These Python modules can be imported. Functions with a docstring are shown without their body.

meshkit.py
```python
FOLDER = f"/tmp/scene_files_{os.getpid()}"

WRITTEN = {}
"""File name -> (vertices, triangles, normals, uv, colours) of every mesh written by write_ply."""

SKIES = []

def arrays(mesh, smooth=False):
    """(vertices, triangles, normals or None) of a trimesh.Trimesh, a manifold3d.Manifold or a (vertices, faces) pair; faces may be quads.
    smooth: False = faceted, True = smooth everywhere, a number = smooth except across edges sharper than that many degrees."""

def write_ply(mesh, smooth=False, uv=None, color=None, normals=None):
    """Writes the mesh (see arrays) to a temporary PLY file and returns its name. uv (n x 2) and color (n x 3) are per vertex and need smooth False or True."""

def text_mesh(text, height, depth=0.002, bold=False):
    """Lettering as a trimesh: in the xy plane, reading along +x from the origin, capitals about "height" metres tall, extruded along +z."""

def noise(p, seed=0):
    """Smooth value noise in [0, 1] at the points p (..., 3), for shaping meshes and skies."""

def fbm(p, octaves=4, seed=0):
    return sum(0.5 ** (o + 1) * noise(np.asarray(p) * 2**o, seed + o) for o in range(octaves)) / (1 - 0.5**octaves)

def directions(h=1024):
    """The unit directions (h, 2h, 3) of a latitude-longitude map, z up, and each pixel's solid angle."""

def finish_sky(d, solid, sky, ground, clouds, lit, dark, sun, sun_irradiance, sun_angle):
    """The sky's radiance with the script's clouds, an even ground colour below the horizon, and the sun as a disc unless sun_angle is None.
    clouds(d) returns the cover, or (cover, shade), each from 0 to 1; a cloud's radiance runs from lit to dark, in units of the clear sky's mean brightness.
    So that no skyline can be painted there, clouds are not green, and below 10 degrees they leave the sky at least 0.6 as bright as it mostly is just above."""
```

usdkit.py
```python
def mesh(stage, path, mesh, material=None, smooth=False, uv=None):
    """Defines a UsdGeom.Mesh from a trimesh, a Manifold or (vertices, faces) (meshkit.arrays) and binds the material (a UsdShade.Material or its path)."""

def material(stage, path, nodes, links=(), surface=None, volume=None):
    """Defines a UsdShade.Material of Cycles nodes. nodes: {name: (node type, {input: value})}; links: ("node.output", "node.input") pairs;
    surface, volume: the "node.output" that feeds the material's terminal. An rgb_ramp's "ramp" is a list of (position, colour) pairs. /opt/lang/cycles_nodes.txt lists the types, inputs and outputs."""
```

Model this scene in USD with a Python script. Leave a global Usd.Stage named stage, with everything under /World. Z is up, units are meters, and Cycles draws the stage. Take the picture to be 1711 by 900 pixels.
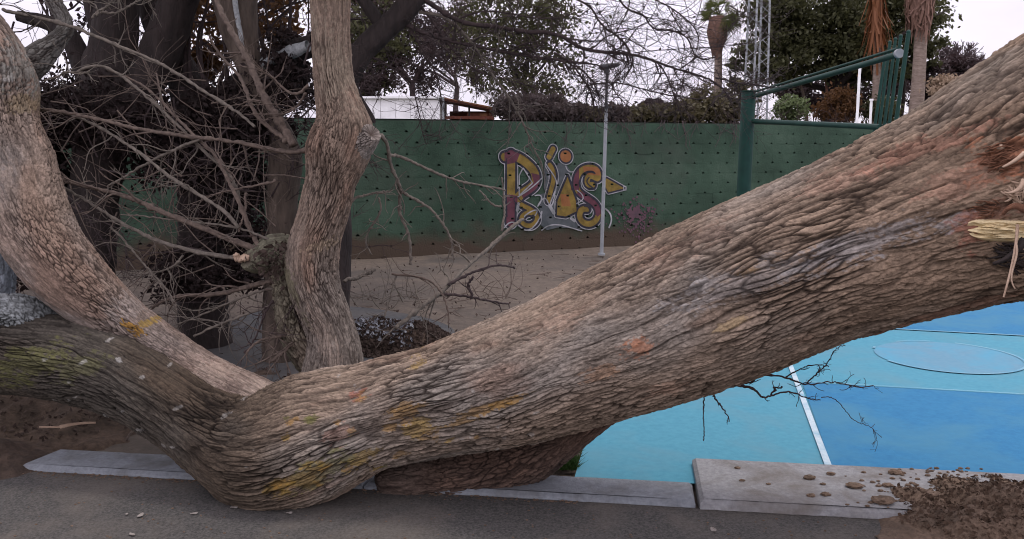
import math, random
import numpy as np, trimesh, usdkit, meshkit
from scipy.spatial import cKDTree
from shapely.geometry import Polygon, LineString, Point, box as sbox
from shapely.ops import unary_union
from shapely import affinity
from pxr import Usd, UsdGeom, UsdLux, UsdShade, Gf, Sdf, Vt

stage = Usd.Stage.CreateInMemory()
UsdGeom.SetStageUpAxis(stage, 'Z')
UsdGeom.Xform.Define(stage, '/World')
UsdGeom.Scope.Define(stage, '/World/Looks')

# ------------------------------------------------------------------ camera, sky, sun
W, H, F, CAM_Z, HORIZON = 1711.0, 900.0, 1450.0, 1.6, 245.0
PITCH = math.atan((H / 2 - HORIZON) / F)
cam = UsdGeom.Camera.Define(stage, '/World/camera')
cam.CreateHorizontalApertureAttr(36.0)
cam.CreateFocalLengthAttr(36.0 * F / W)
cam.CreateClippingRangeAttr(Gf.Vec2f(0.05, 2000))
cam.CreateExposureAttr(0.0)
cam.AddTranslateOp().Set(Gf.Vec3d(0, 0, CAM_Z))
cam.AddRotateXOp().Set(90.0 - math.degrees(PITCH))

SUN = np.array([0.35, 0.10, 1.0]); SUN /= np.linalg.norm(SUN)
sun = UsdLux.DistantLight.Define(stage, '/World/sun')
sun.CreateIntensityAttr(0.40); sun.CreateAngleAttr(14.0); sun.CreateNormalizeAttr(True)
sun.CreateColorAttr(Gf.Vec3f(1.0, 0.95, 0.90))
_m = Gf.Matrix4d(); _m.SetLookAt(Gf.Vec3d(*SUN), Gf.Vec3d(0, 0, 0), Gf.Vec3d(0, 0, 1))
sun.AddTransformOp().Set(_m.GetInverse())

SKY = usdkit.material(stage, '/World/Looks/sky_look', {
    'tex': ('sky_texture', {'sky_type': 'single_scattering', 'sun_disc': False, 'sun_elevation': float(math.asin(SUN[2])),
                            'sun_rotation': float(math.atan2(SUN[0], SUN[1])), 'altitude': 100.0}),
    'co': ('texture_coordinate', {}), 'map': ('mapping', {'scale': (1.5, 1.5, 4.0)}),
    'n': ('noise_texture', {'scale': 1.6, 'detail': 5.0, 'roughness': 0.55}),
    'cl': ('rgb_ramp', {'ramp': [(0.3, (7.9, 7.2, 8.8)), (0.7, (10.8, 10.2, 11.2))]}),
    'mx': ('mix', {'fac': 0.93}), 'sz': ('separate_xyz', {}), 'ov': ('map_range', {'from_min': 0.0, 'from_max': 1.0, 'to_min': 1.0, 'to_max': 2.2, 'clamp': True}), 'mv': ('vector_math', {'math_type': 'scale'}),   # an overcast sky is brightest overhead
    'bg': ('background_shader', {'strength': 0.10})},
    [('co.generated', 'map.vector'), ('map.vector', 'n.vector'), ('n.fac', 'cl.fac'), ('tex.color', 'mx.color1'), ('cl.color', 'mv.vector1'), ('co.generated', 'sz.vector'), ('sz.z', 'ov.value'), ('ov.result', 'mv.scale'), ('mv.vector', 'mx.color2'), ('mx.color', 'bg.color')], surface='bg.background')
dome = UsdLux.DomeLight.Define(stage, '/World/sky')
dome.CreateIntensityAttr(1.0)
UsdShade.MaterialBindingAPI.Apply(dome.GetPrim()).Bind(SKY)

# ------------------------------------------------------------------ projection helpers (photo pixel + distance -> a point of the place)
CP, SP = math.cos(PITCH), math.sin(PITCH)

def ray(px, py):
    a, b = (np.asarray(px, float) - W / 2) / F, -(np.asarray(py, float) - H / 2) / F
    return np.stack([a, CP + b * SP, -SP + b * CP], -1)

def P(px, py, Y):
    d = ray(px, py)
    return np.array([0, 0, CAM_Z]) + d * (Y / d[..., 1])[..., None] if np.ndim(d) > 1 else np.array([0, 0, CAM_Z]) + d * (Y / d[1])

def G(px, py, z=0.0):
    d = ray(px, py)
    return np.array([0, 0, CAM_Z]) + d * ((z - CAM_Z) / d[2])

def M(px, Y):            # metres of px pixels at distance Y
    return px * Y / F

def PIX(p):
    q = np.asarray(p, float) - [0, 0, CAM_Z]
    f = q[..., 1] * CP - q[..., 2] * SP
    u = q[..., 1] * SP + q[..., 2] * CP
    return np.stack([W / 2 + F * q[..., 0] / f, H / 2 - F * u / f], -1)

# ------------------------------------------------------------------ prim helpers
_names = {}

def numbered(parent, name):
    k = (parent, name); n = _names.get(k, 0); _names[k] = n + 1
    return name if n == 0 else f'{name}_{n:03d}'

class Th:
    def __init__(self, path, base): self.path, self.base = path, np.asarray(base, float)

GROUPS = {'kerb_stone': 'kerb stones along the path', 'soil_clod': 'clods of soil on the slab', 'fallen_leaf': 'pale leaves on the path', 'palm_tree': 'palms behind the wall', 'shrub': 'shrubs behind the wall', 'bare_tree': 'leafless trees behind the wall', 'old_tree': 'old trees in the shade at the left', 'white_post': 'white posts behind the green frame', 'fallen_twig': 'twigs on the soil bank', 'broken_branch': 'broken branches behind the trunk', 'evergreen_tree': 'evergreen trees behind the wall', 'distant_tree': 'far trees on the skyline'}

def tag(prim, label=None, cat=None, group=None, kind=None):
    if label and not group and prim.GetParent().GetName() == 'World': group = GROUPS.get(prim.GetName().rstrip('0123456789').rstrip('_'))
    for k, v in (('label', label), ('category', cat), ('group', group), ('kind', kind)):
        if v: prim.SetCustomDataByKey(k, v)

def thing(name, label, cat, base, group=None, kind=None):
    path = '/World/' + numbered('/World', name)
    x = UsdGeom.Xform.Define(stage, path); x.AddTranslateOp().Set(Gf.Vec3d(*map(float, base)))
    tag(x.GetPrim(), label, cat, group, kind)
    return Th(path, base)

def put(name, mesh, mat, parent=None, smooth=False, label=None, cat=None, group=None, kind=None, cd=None, at=None):
    """One Mesh prim: under a Th (thing or part), or top-level."""
    v, f, n = meshkit.arrays(mesh, smooth)
    if parent is None:
        path = '/World/' + numbered('/World', name); base = np.asarray(at if at is not None else (0, 0, 0), float)
    else:
        path = parent.path + '/' + numbered(parent.path, name); base = parent.base
    v = v - base
    m = UsdGeom.Mesh.Define(stage, path)
    if parent is None and at is not None: m.AddTranslateOp().Set(Gf.Vec3d(*map(float, base)))
    m.CreatePointsAttr(Vt.Vec3fArray.FromNumpy(np.ascontiguousarray(v, np.float32)))
    m.CreateFaceVertexCountsAttr(Vt.IntArray.FromNumpy(np.full(len(f), 3, np.int32)))
    m.CreateFaceVertexIndicesAttr(Vt.IntArray.FromNumpy(np.ascontiguousarray(f, np.int32).ravel()))
    m.CreateSubdivisionSchemeAttr('none')
    if n is not None:
        m.CreateNormalsAttr(Vt.Vec3fArray.FromNumpy(n.astype(np.float32))); m.SetNormalsInterpolation('vertex')
    if cd is not None:
        UsdGeom.PrimvarsAPI(m).CreatePrimvar('tint', Sdf.ValueTypeNames.Color3fArray, 'vertex').Set(Vt.Vec3fArray.FromNumpy(np.ascontiguousarray(cd, np.float32)))
    UsdShade.MaterialBindingAPI.Apply(m.GetPrim()).Bind(mat)
    tag(m.GetPrim(), label, cat, group, kind)
    return Th(path, base)

cat_ = trimesh.util.concatenate

def join(parts):
    vs, fs, n = [], [], 0
    for v, f in parts:
        vs.append(v); fs.append(np.asarray(f) + n); n += len(v)
    return np.vstack(vs), np.vstack(fs)

def bx(x0, x1, y0, y1, z0, z1, bev=0.0):
    b = trimesh.creation.box([x1 - x0, y1 - y0, z1 - z0]); b.apply_translation([(x0 + x1) / 2, (y0 + y1) / 2, (z0 + z1) / 2])
    return np.array(b.vertices), np.array(b.faces)

def spline(pts, n, rad=None):
    pts = np.asarray(pts, float); t = np.r_[0, np.cumsum(np.linalg.norm(np.diff(pts, axis=0), axis=1) + 1e-9)]
    from scipy.interpolate import PchipInterpolator, CubicSpline
    s = np.linspace(0, t[-1], n)
    c = CubicSpline(t, pts, axis=0)(s) if len(pts) > 2 else np.stack([np.interp(s, t, pts[:, k]) for k in range(3)], 1)
    return c, (PchipInterpolator(t, rad)(s) if rad is not None and len(pts) > 1 else None), s

def frames(c):
    T = np.gradient(c, axis=0); T /= np.linalg.norm(T, axis=1, keepdims=True) + 1e-12
    N = np.zeros_like(T); a = np.array([0, -1.0, 0.15]) if abs(T[0, 1]) < 0.9 else np.array([1.0, 0, 0])
    N[0] = a - T[0] * (a @ T[0]); N[0] /= np.linalg.norm(N[0])
    for i in range(1, len(c)):
        v = N[i - 1] - T[i] * (N[i - 1] @ T[i]); N[i] = v / (np.linalg.norm(v) + 1e-12)
    return T, N, np.cross(T, N)

def grid_faces(n, m, wrap=True):
    i, j = np.meshgrid(np.arange(n - 1), np.arange(m if wrap else m - 1), indexing='ij')
    a = i * m + j; b = i * m + (j + 1) % m; c = (i + 1) * m + (j + 1) % m; d = (i + 1) * m + j
    return np.vstack([np.stack([a, b, c], -1).reshape(-1, 3), np.stack([a, c, d], -1).reshape(-1, 3)])

def tube(pts, rad, n=None, sides=6, cap=True):
    n = n or len(pts) * 3
    c, r, _ = spline(pts, n, rad)
    T, N, B = frames(c)
    th = np.arange(sides) / sides * 2 * np.pi
    v = c[:, None] + r[:, None, None] * (N[:, None] * np.cos(th)[None, :, None] + B[:, None] * np.sin(th)[None, :, None])
    v = v.reshape(-1, 3); f = grid_faces(n, sides)
    if cap:
        v = np.vstack([v, c[:1], c[-1:]]); k = n * sides; j = np.arange(sides)
        f = np.vstack([f, np.stack([np.full(sides, k), (j + 1) % sides, j], 1), np.stack([np.full(sides, k + 1), (n - 1) * sides + j, (n - 1) * sides + (j + 1) % sides], 1)])
    return v, f

def stick(p, q, r0, r1, sides=4):
    """A straight thin tapered tube, cheap."""
    p, q = np.asarray(p, float), np.asarray(q, float); T = q - p; T /= np.linalg.norm(T) + 1e-12
    a = np.array([1.0, 0, 0]) if abs(T[0]) < 0.8 else np.array([0, 0, 1.0]); N = np.cross(T, a); N /= np.linalg.norm(N); B = np.cross(T, N)
    th = np.arange(sides) / sides * 2 * np.pi; ring = np.cos(th)[:, None] * N + np.sin(th)[:, None] * B
    return np.vstack([p + r0 * ring, q + r1 * ring]), grid_faces(2, sides)

def sticks(ps, qs, r0, r1, sides=3):
    """Many thin tapered tubes at once (vectorised)."""
    ps, qs = np.asarray(ps, float), np.asarray(qs, float); k = len(ps)
    T = qs - ps; T /= np.linalg.norm(T, axis=1, keepdims=True) + 1e-12
    a = np.where(np.abs(T[:, :1]) < 0.8, [[1.0, 0, 0]], [[0, 0, 1.0]]); N = np.cross(T, a); N /= np.linalg.norm(N, axis=1, keepdims=True); B = np.cross(T, N)
    th = np.arange(sides) / sides * 2 * np.pi
    ring = np.cos(th)[None, :, None] * N[:, None] + np.sin(th)[None, :, None] * B[:, None]
    r0, r1 = np.broadcast_to(r0, k), np.broadcast_to(r1, k)
    v = np.concatenate([ps[:, None] + r0[:, None, None] * ring, qs[:, None] + r1[:, None, None] * ring], 1)
    f = grid_faces(2, sides)
    return v.reshape(-1, 3), (f[None] + (np.arange(k) * 2 * sides)[:, None, None]).reshape(-1, 3)

def leaves(c, size, rng, elong=1.8, up=0.0, bend=True):
    """Leaf-shaped quads (two bent triangles) at the points c."""
    c = np.asarray(c, float); k = len(c)
    d = rng.normal(size=(k, 3)); d[:, 2] += up; d /= np.linalg.norm(d, axis=1, keepdims=True)
    e = rng.normal(size=(k, 3)); e -= d * (e * d).sum(1, keepdims=True); e /= np.linalg.norm(e, axis=1, keepdims=True)
    n = np.cross(d, e); s = size * (0.6 + 0.8 * rng.random(k))[:, None]
    v = np.stack([c - d * s * elong / 2, c + e * s / 2 + n * s * 0.12, c + d * s * elong / 2, c - e * s / 2 + n * s * 0.12], 1)
    f = np.array([[0, 1, 2], [0, 2, 3]])
    return v.reshape(-1, 3), (f[None] + (np.arange(k) * 4)[:, None, None]).reshape(-1, 3)

# ------------------------------------------------------------------ materials
LK = '/World/Looks/'

def mat(name, c0, c1, scale=8.0, rough=0.85, bump=0.3, bscale=60.0, dist=0.01, coord='position', mid=None, spec=0.3, detail=6.0, stretch=(1, 1, 1), lo=0.3, hi=0.7, metallic=0.0):
    ramp = [(lo, c0), (hi, c1)] if mid is None else [(lo, c0), ((lo + hi) / 2, mid), (hi, c1)]
    nodes = {'g': ('geometry', {}) if coord == 'position' else ('texture_coordinate', {}), 'mp': ('mapping', {'scale': stretch}),
             'n': ('noise_texture', {'scale': scale, 'detail': detail, 'roughness': 0.62}), 'r': ('rgb_ramp', {'ramp': ramp}),
             'n2': ('noise_texture', {'scale': bscale, 'detail': 5.0, 'roughness': 0.6}), 'b': ('bump', {'strength': bump, 'distance': dist}),
             'p': ('principled_bsdf', {'roughness': rough, 'specular_ior_level': spec, 'metallic': metallic})}
    return usdkit.material(stage, LK + name, nodes, [('g.' + coord, 'mp.vector'), ('mp.vector', 'n.vector'), ('mp.vector', 'n2.vector'), ('n.fac', 'r.fac'), ('r.color', 'p.base_color'), ('n2.fac', 'b.height'), ('b.normal', 'p.normal')], surface='p.BSDF')

def leaf_mat(name, cols, trans=0.3, rough=0.6):
    k = len(cols); ramp = [((i + 0.5) / k, c) for i, c in enumerate(cols)]
    return usdkit.material(stage, LK + name, {
        'g': ('geometry', {}), 'r': ('rgb_ramp', {'ramp': ramp}), 'p': ('principled_bsdf', {'roughness': rough, 'specular_ior_level': 0.25}),
        't': ('translucent_bsdf', {}), 'm': ('mix_closure', {'fac': trans})},
        [('g.random_per_island', 'r.fac'), ('r.color', 'p.base_color'), ('r.color', 't.color'), ('p.BSDF', 'm.closure1'), ('t.BSDF', 'm.closure2')], surface='m.closure')

# bark whose own colour comes from the mesh (plates, lichen, torn wood), with fine grain over it
BARK = usdkit.material(stage, LK + 'bark_look', {
    'a': ('attribute', {'attribute': 'tint'}), 'g': ('geometry', {}),
    'n': ('noise_texture', {'scale': 55.0, 'detail': 6.0, 'roughness': 0.7}), 'r': ('rgb_ramp', {'ramp': [(0.25, (0.62, 0.60, 0.58)), (0.5, (1, 1, 1)), (0.75, (1.35, 1.33, 1.30))]}),
    'm': ('mix_color', {'blend_type': 'multiply', 'fac': 1.0, 'use_clamp': False}),
    'n2': ('noise_texture', {'scale': 170.0, 'detail': 5.0, 'roughness': 0.7}), 'b': ('bump', {'strength': 0.75, 'distance': 0.006}),
    'p': ('principled_bsdf', {'roughness': 0.9, 'specular_ior_level': 0.15})},
    [('g.position', 'n.vector'), ('g.position', 'n2.vector'), ('n.fac', 'r.fac'), ('a.color', 'm.a'), ('r.color', 'm.b'), ('m.result', 'p.base_color'), ('n2.fac', 'b.height'), ('b.normal', 'p.normal')], surface='p.BSDF')
TWIG_GREY = mat('grey_twig_bark', (0.055, 0.046, 0.037), (0.155, 0.132, 0.108), 40, bscale=200, dist=0.003)
TWIG_BROWN = mat('brown_twig_bark', (0.045, 0.032, 0.026), (0.135, 0.102, 0.08), 40, bscale=200, dist=0.003)
TWIG_DARK = mat('dark_twig_bark', (0.018, 0.012, 0.012), (0.055, 0.038, 0.036), 30, bscale=150, dist=0.003)
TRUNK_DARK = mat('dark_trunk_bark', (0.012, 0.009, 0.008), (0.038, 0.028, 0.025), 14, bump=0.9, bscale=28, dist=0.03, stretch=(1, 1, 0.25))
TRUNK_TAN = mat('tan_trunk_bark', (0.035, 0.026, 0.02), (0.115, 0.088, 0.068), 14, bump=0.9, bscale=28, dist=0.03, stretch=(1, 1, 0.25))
WOOD_FRESH = mat('fresh_split_wood', (0.50, 0.36, 0.17), (0.80, 0.68, 0.42), 6, bump=0.5, bscale=40, dist=0.01, stretch=(1.0, 9, 9))
WOOD_RED = mat('torn_red_bark', (0.10, 0.045, 0.025), (0.27, 0.125, 0.07), 14, bump=0.8, bscale=60, dist=0.01, stretch=(2, 8, 8))
WOOD_PALE = mat('torn_pale_fibre', (0.28, 0.19, 0.13), (0.50, 0.37, 0.27), 14, bump=0.6, bscale=60)
LICHEN_GREY = mat('grey_lichen', (0.16, 0.17, 0.17), (0.42, 0.44, 0.44), 30, bump=0.9, bscale=60, dist=0.01)
GREEN_STEEL = mat('green_painted_steel', (0.004, 0.026, 0.019), (0.007, 0.040, 0.029), 9, rough=0.6, bump=0.05, spec=0.25)
WHITE_PAINT = mat('white_paint', (0.66, 0.66, 0.66), (0.84, 0.84, 0.84), 4, rough=0.6, bump=0.05)
GREY_STEEL = mat('galvanised_steel', (0.19, 0.205, 0.215), (0.28, 0.30, 0.31), 7, rough=0.5, bump=0.05, spec=0.5)
DARK_STEEL = mat('dark_lamp_metal', (0.03, 0.03, 0.035), (0.06, 0.06, 0.065), 7, rough=0.5, bump=0.05)
RED_BRICK = mat('red_shed_walls', (0.11, 0.035, 0.022), (0.22, 0.075, 0.05), 10)
ORANGE_WALL = mat('orange_shed_wall', (0.20, 0.085, 0.04), (0.30, 0.14, 0.07), 6)
# ================================================================== THE SETTING
rngG = np.random.default_rng(11)

def two_scale(name, base0, base1, patch, pscale, fscale, rough=0.9, bump=0.6, bscale=90, dist=0.01, spec=0.2, plo=0.45, phi=0.68, pm=0.8):
    """Ground colour: fine grain between base0 and base1, broad worn patches towards patch."""
    return usdkit.material(stage, LK + name, {
        'g': ('geometry', {}), 'nf': ('noise_texture', {'scale': fscale, 'detail': 9.0, 'roughness': 0.7}), 'rf': ('rgb_ramp', {'ramp': [(0.3, base0), (0.7, base1)]}),
        'np': ('noise_texture', {'scale': pscale, 'detail': 5.0, 'roughness': 0.6, 'distortion': 0.6}), 'rp': ('rgb_ramp', {'ramp': [(plo, (0, 0, 0)), (phi, (pm, pm, pm))]}),
        'm': ('mix_color', {'blend_type': 'mix', 'b': patch}), 'nb': ('noise_texture', {'scale': bscale, 'detail': 6.0, 'roughness': 0.7}), 'b': ('bump', {'strength': bump, 'distance': dist}),
        'p': ('principled_bsdf', {'roughness': rough, 'specular_ior_level': spec})},
        [('g.position', 'nf.vector'), ('g.position', 'np.vector'), ('g.position', 'nb.vector'), ('nf.fac', 'rf.fac'), ('np.fac', 'rp.fac'), ('rp.color', 'm.fac'), ('rf.color', 'm.a'), ('m.result', 'p.base_color'), ('nb.fac', 'b.height'), ('b.normal', 'p.normal')], surface='p.BSDF')

EARTH = two_scale('dirt_ground', (0.07, 0.056, 0.044), (0.145, 0.117, 0.094), (0.05, 0.047, 0.043), 0.55, 14.0, bump=0.9, bscale=70, dist=0.014)
ASPHALT = two_scale('asphalt_path', (0.020, 0.0205, 0.020), (0.122, 0.115, 0.105), (0.155, 0.133, 0.11), 1.5, 85.0, bump=1.0, bscale=150, dist=0.008, pm=0.6)
SOIL = two_scale('brown_soil', (0.045, 0.032, 0.024), (0.125, 0.088, 0.065), (0.035, 0.028, 0.022), 3.0, 30.0, bump=1.0, bscale=60, dist=0.02)
SOIL_WARM = two_scale('rotten_wood_soil', (0.085, 0.058, 0.040), (0.24, 0.168, 0.118), (0.085, 0.063, 0.046), 6.0, 60.0, bump=1.0, bscale=90, dist=0.015)
CONCRETE = two_scale('kerb_concrete', (0.14, 0.153, 0.168), (0.235, 0.252, 0.268), (0.10, 0.097, 0.09), 4.5, 45.0, bump=0.6, bscale=120, dist=0.006, pm=0.75)
CONCRETE_PALE = two_scale('slab_concrete', (0.155, 0.158, 0.163), (0.275, 0.275, 0.275), (0.115, 0.10, 0.085), 4.0, 45.0, bump=0.6, bscale=110, dist=0.006, pm=0.75)
COURT_LIGHT = two_scale('light_blue_court', (0.048, 0.195, 0.27), (0.068, 0.245, 0.32), (0.085, 0.21, 0.265), 1.6, 26.0, rough=0.8, bump=0.3, bscale=160, dist=0.004, pm=0.85)
COURT_DARK = two_scale('dark_blue_court', (0.015, 0.120, 0.25), (0.026, 0.160, 0.295), (0.045, 0.168, 0.255), 1.6, 26.0, rough=0.8, bump=0.3, bscale=160, dist=0.004, pm=0.85)
COURT_WORN = two_scale('worn_blue_court', (0.085, 0.205, 0.285), (0.115, 0.235, 0.31), (0.06, 0.25, 0.36), 2.6, 30.0, rough=0.8, bump=0.25, bscale=200, dist=0.003)
COURT_FAINT = two_scale('worn_line_paint', (0.10, 0.25, 0.34), (0.20, 0.35, 0.42), (0.06, 0.22, 0.33), 3.4, 60.0, rough=0.8, bump=0.2, pm=0.95)
COURT_WHITE = two_scale('court_line_paint', (0.30, 0.40, 0.45), (0.46, 0.53, 0.56), (0.10, 0.28, 0.38), 3.4, 60.0, rough=0.8, bump=0.2, pm=0.95)

def sheet(name, poly, z, m, label=None, kind='structure', parent=None):
    v2, f = trimesh.creation.triangulate_polygon(Polygon(poly) if not hasattr(poly, 'exterior') else poly, engine='earcut')
    v = np.c_[v2, np.full(len(v2), z)]
    f = np.asarray(f); n = np.cross(v[f[:, 1]] - v[f[:, 0]], v[f[:, 2]] - v[f[:, 0]])[:, 2]
    f[n < 0] = f[n < 0][:, ::-1]
    return put(name, (v, f), m, parent, kind=kind if parent is None else None, label=label)

# wall line on the ground
WA, WB = G(600, 430)[:2], G(1130, 405)[:2]
WD = (WB - WA) / np.linalg.norm(WB - WA)            # along the wall, to the right
WN = np.array([WD[1], -WD[0]])                       # out of the wall, towards the camera
WALL_H, BATTER = 2.04, math.tan(math.radians(9))
S0, S1 = -14.0, 30.0                                  # along-wall extent measured from WA

# ground: one sheet to the wall and out to the sides, fine near the camera so that it can undulate
def ground_mesh():
    xs = np.unique(np.r_[np.linspace(-400, -14, 12), np.linspace(-14, 14, 141), np.linspace(14, 400, 12)])
    ys = np.unique(np.r_[np.linspace(-200, -1, 10), np.linspace(-1, 20, 106), np.linspace(20, 600, 14)])
    X, Y = np.meshgrid(xs, ys, indexing='ij'); q = np.stack([X, Y, 0 * X], -1)
    Z = -0.012 - 0.02 * meshkit.fbm(q * 0.9, 3, 3)
    rough = (X < 0.9) & (Y > 5.0) & (Y < 16) | (X < 3) & (Y > 10) & (Y < 18)
    Z = np.where(rough, Z + 0.03 * (meshkit.fbm(q * 3.0, 4, 5) - 0.5), Z)
    v = np.stack([X, Y, Z], -1).reshape(-1, 3); return v, grid_faces(len(xs), len(ys), False)[:, ::-1]
gv, gf = ground_mesh()
n_ = np.cross(gv[gf[0, 1]] - gv[gf[0, 0]], gv[gf[0, 2]] - gv[gf[0, 0]])
put('ground', (gv, gf if n_[2] > 0 else gf[:, ::-1]), EARTH, smooth=True, kind='structure', label='bare brown earth yard between the kerb and the green wall')

# kerb line: front edge of the kerb and slab on the ground
KA, KB = G(90, 790)[:2], G(1600, 874)[:2]
KD = (KB - KA) / np.linalg.norm(KB - KA); KN = np.array([-KD[1], KD[0]])   # along to the right; away from the camera
def kxy(s, t): return KA + KD * s + KN * t
def kst(p): d = np.asarray(p)[:2] - KA; return float(d @ KD), float(d @ KN)
sJ = kst(G(1165, 846))[0]
asph = [kxy(-30, -0.0), kxy(30, -0.0), kxy(30, -30), kxy(-30, -30)]
sheet('path', asph, 0.004, ASPHALT, 'dark grey asphalt path in front of the kerb')

def prism(poly, z0, z1, bev=0.016):
    """A slab with a bevelled top edge."""
    p = Polygon(poly); q = p.buffer(-bev, join_style=2)
    a = trimesh.creation.extrude_polygon(p, z1 - bev - z0, engine='earcut'); a.apply_translation([0, 0, z0])
    A, B = np.array(p.exterior.coords)[:-1], np.array(q.exterior.coords)[:-1]
    B = np.array([B[np.argmin(np.linalg.norm(B - x, axis=1))] for x in A]); k = len(A)
    v = np.vstack([np.c_[A, np.full(k, z1 - bev)], np.c_[B, np.full(k, z1)]]); f = []
    ccw = Polygon(A).exterior.is_ccw
    for i in range(k):
        j = (i + 1) % k; f += [[i, j, k + j], [i, k + j, k + i]]
    f = np.array(f); top = np.array([[k, k + i, k + i + 1] for i in range(1, k - 1)]); f = np.vstack([f, top])
    if not ccw: f = f[:, ::-1]
    return join([(np.array(a.vertices), np.array(a.faces)), (v, f)])

def kerb(s0, s1, t0, t1, z, m, label, skew=0.0):
    ss = np.linspace(s0, s1, max(8, int((s1 - s0) / 0.03))); rk = np.random.default_rng(int(abs(s0) * 1000) + 7)
    j0, j1 = [np.where(rk.random(len(ss)) < 0.12, rk.uniform(-0.006, 0.006, len(ss)), rk.normal(0, 0.0013, len(ss))) for _ in range(2)]; j1 = -np.abs(j1)
    poly = [kxy(a, t0 + b) for a, b in zip(ss, j0)] + [kxy(a, t1 + b) for a, b in zip(ss[::-1] + skew * (s1 - ss[::-1]) / (s1 - s0), j1)]
    return put('kerb_stone', prism(poly, -0.1, z), m, label=label, cat='kerb stone')

tL = kst(G(300, 757, 0.035))[1]; tM = kst(G(820, 787, 0.035))[1]; SLZ = 0.048; tR = kst(G(1300, 770, SLZ))[1]
tW = (tL + tM) / 2
sM = kst(G(600, 815, 0.035))[0]
kerb(kst(G(32, 788))[0], sM - 0.004, 0.0, tW, 0.035, CONCRETE, 'blue grey concrete kerb stone at the left, beside the brown soil bank', kst(G(98, 750, 0.035))[0] - kst(G(32, 788))[0])
kerb(sM + 0.004, sJ - 0.010, 0.0, tW - 0.01, 0.035, CONCRETE, 'low grey kerb stone between the broken stem on the ground and the dark joint')
kerb(sJ + 0.010, sJ + 3.2, -0.012, tR, SLZ, CONCRETE_PALE, 'higher pale concrete kerb slab strewn with clods of brown soil, right of the dark joint')

# the painted court
cl0, cl1 = G(960, 797, 0.01)[:2], G(979, 733, 0.01)[:2]
cdir = (cl1 - cl0) / np.linalg.norm(cl1 - cl0)
far_l = cl0 + cdir * 5.2
far_r = G(1711, 486)[:2]; far_r = far_r + (far_r - far_l) * 2.0
court = [kxy(sJ - 1.2, tW + 0.004), kxy(sJ + 12, tW + 0.004), far_r, far_l]
court[0] = cl0 + KN * 0.0
court_t = sheet('court', court, 0.010, COURT_LIGHT, 'sky blue painted sports court floor beyond the kerb')
def ext(p, q, k): return q + (q - p) * k
d_tl, d_tr, d_bl = G(1340, 642)[:2], G(1711, 663)[:2], G(1374, 786)[:2]
d_br = kst(d_bl); d_br = kxy(d_br[0] + 6, tW + 0.02); d_bl2 = kxy(kst(d_bl)[0] + 0.02, tW + 0.02)
d_tr2 = ext(d_tl, d_tr, 3)
sheet('dark_blue_zone', [d_tl, d_tr2, d_br, d_bl2], 0.014, COURT_DARK, parent=court_t)
e_l, e_r = G(1500, 552)[:2], G(1711, 563)[:2]; e_l2, e_r2 = ext(e_r, e_l, 1.2), ext(e_l, e_r, 4)
_z = Polygon([e_l2 - (e_r2 - e_l2) * 0.01, e_r2, e_r2 + [0.2, 4], e_l2 + [0.2, 4]]).intersection(Polygon(court).buffer(-0.05)); sheet('dark_blue_zone', _z, 0.014, COURT_DARK, parent=court_t)
def line(p, q, w, z=0.018, m=None):
    p, q = np.asarray(p)[:2], np.asarray(q)[:2]; d = (q - p) / np.linalg.norm(q - p); n = np.array([-d[1], d[0]]) * w / 2
    sheet('court_line', [p - n, q - n, q + n, p + n], z, m or COURT_WHITE, parent=court_t)
l_top = G(1318, 600)[:2]
line(d_bl2 + [-0.012, 0.0], ext(d_bl2, l_top, 0.8) + [-0.012, 0], 0.034)
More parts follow.
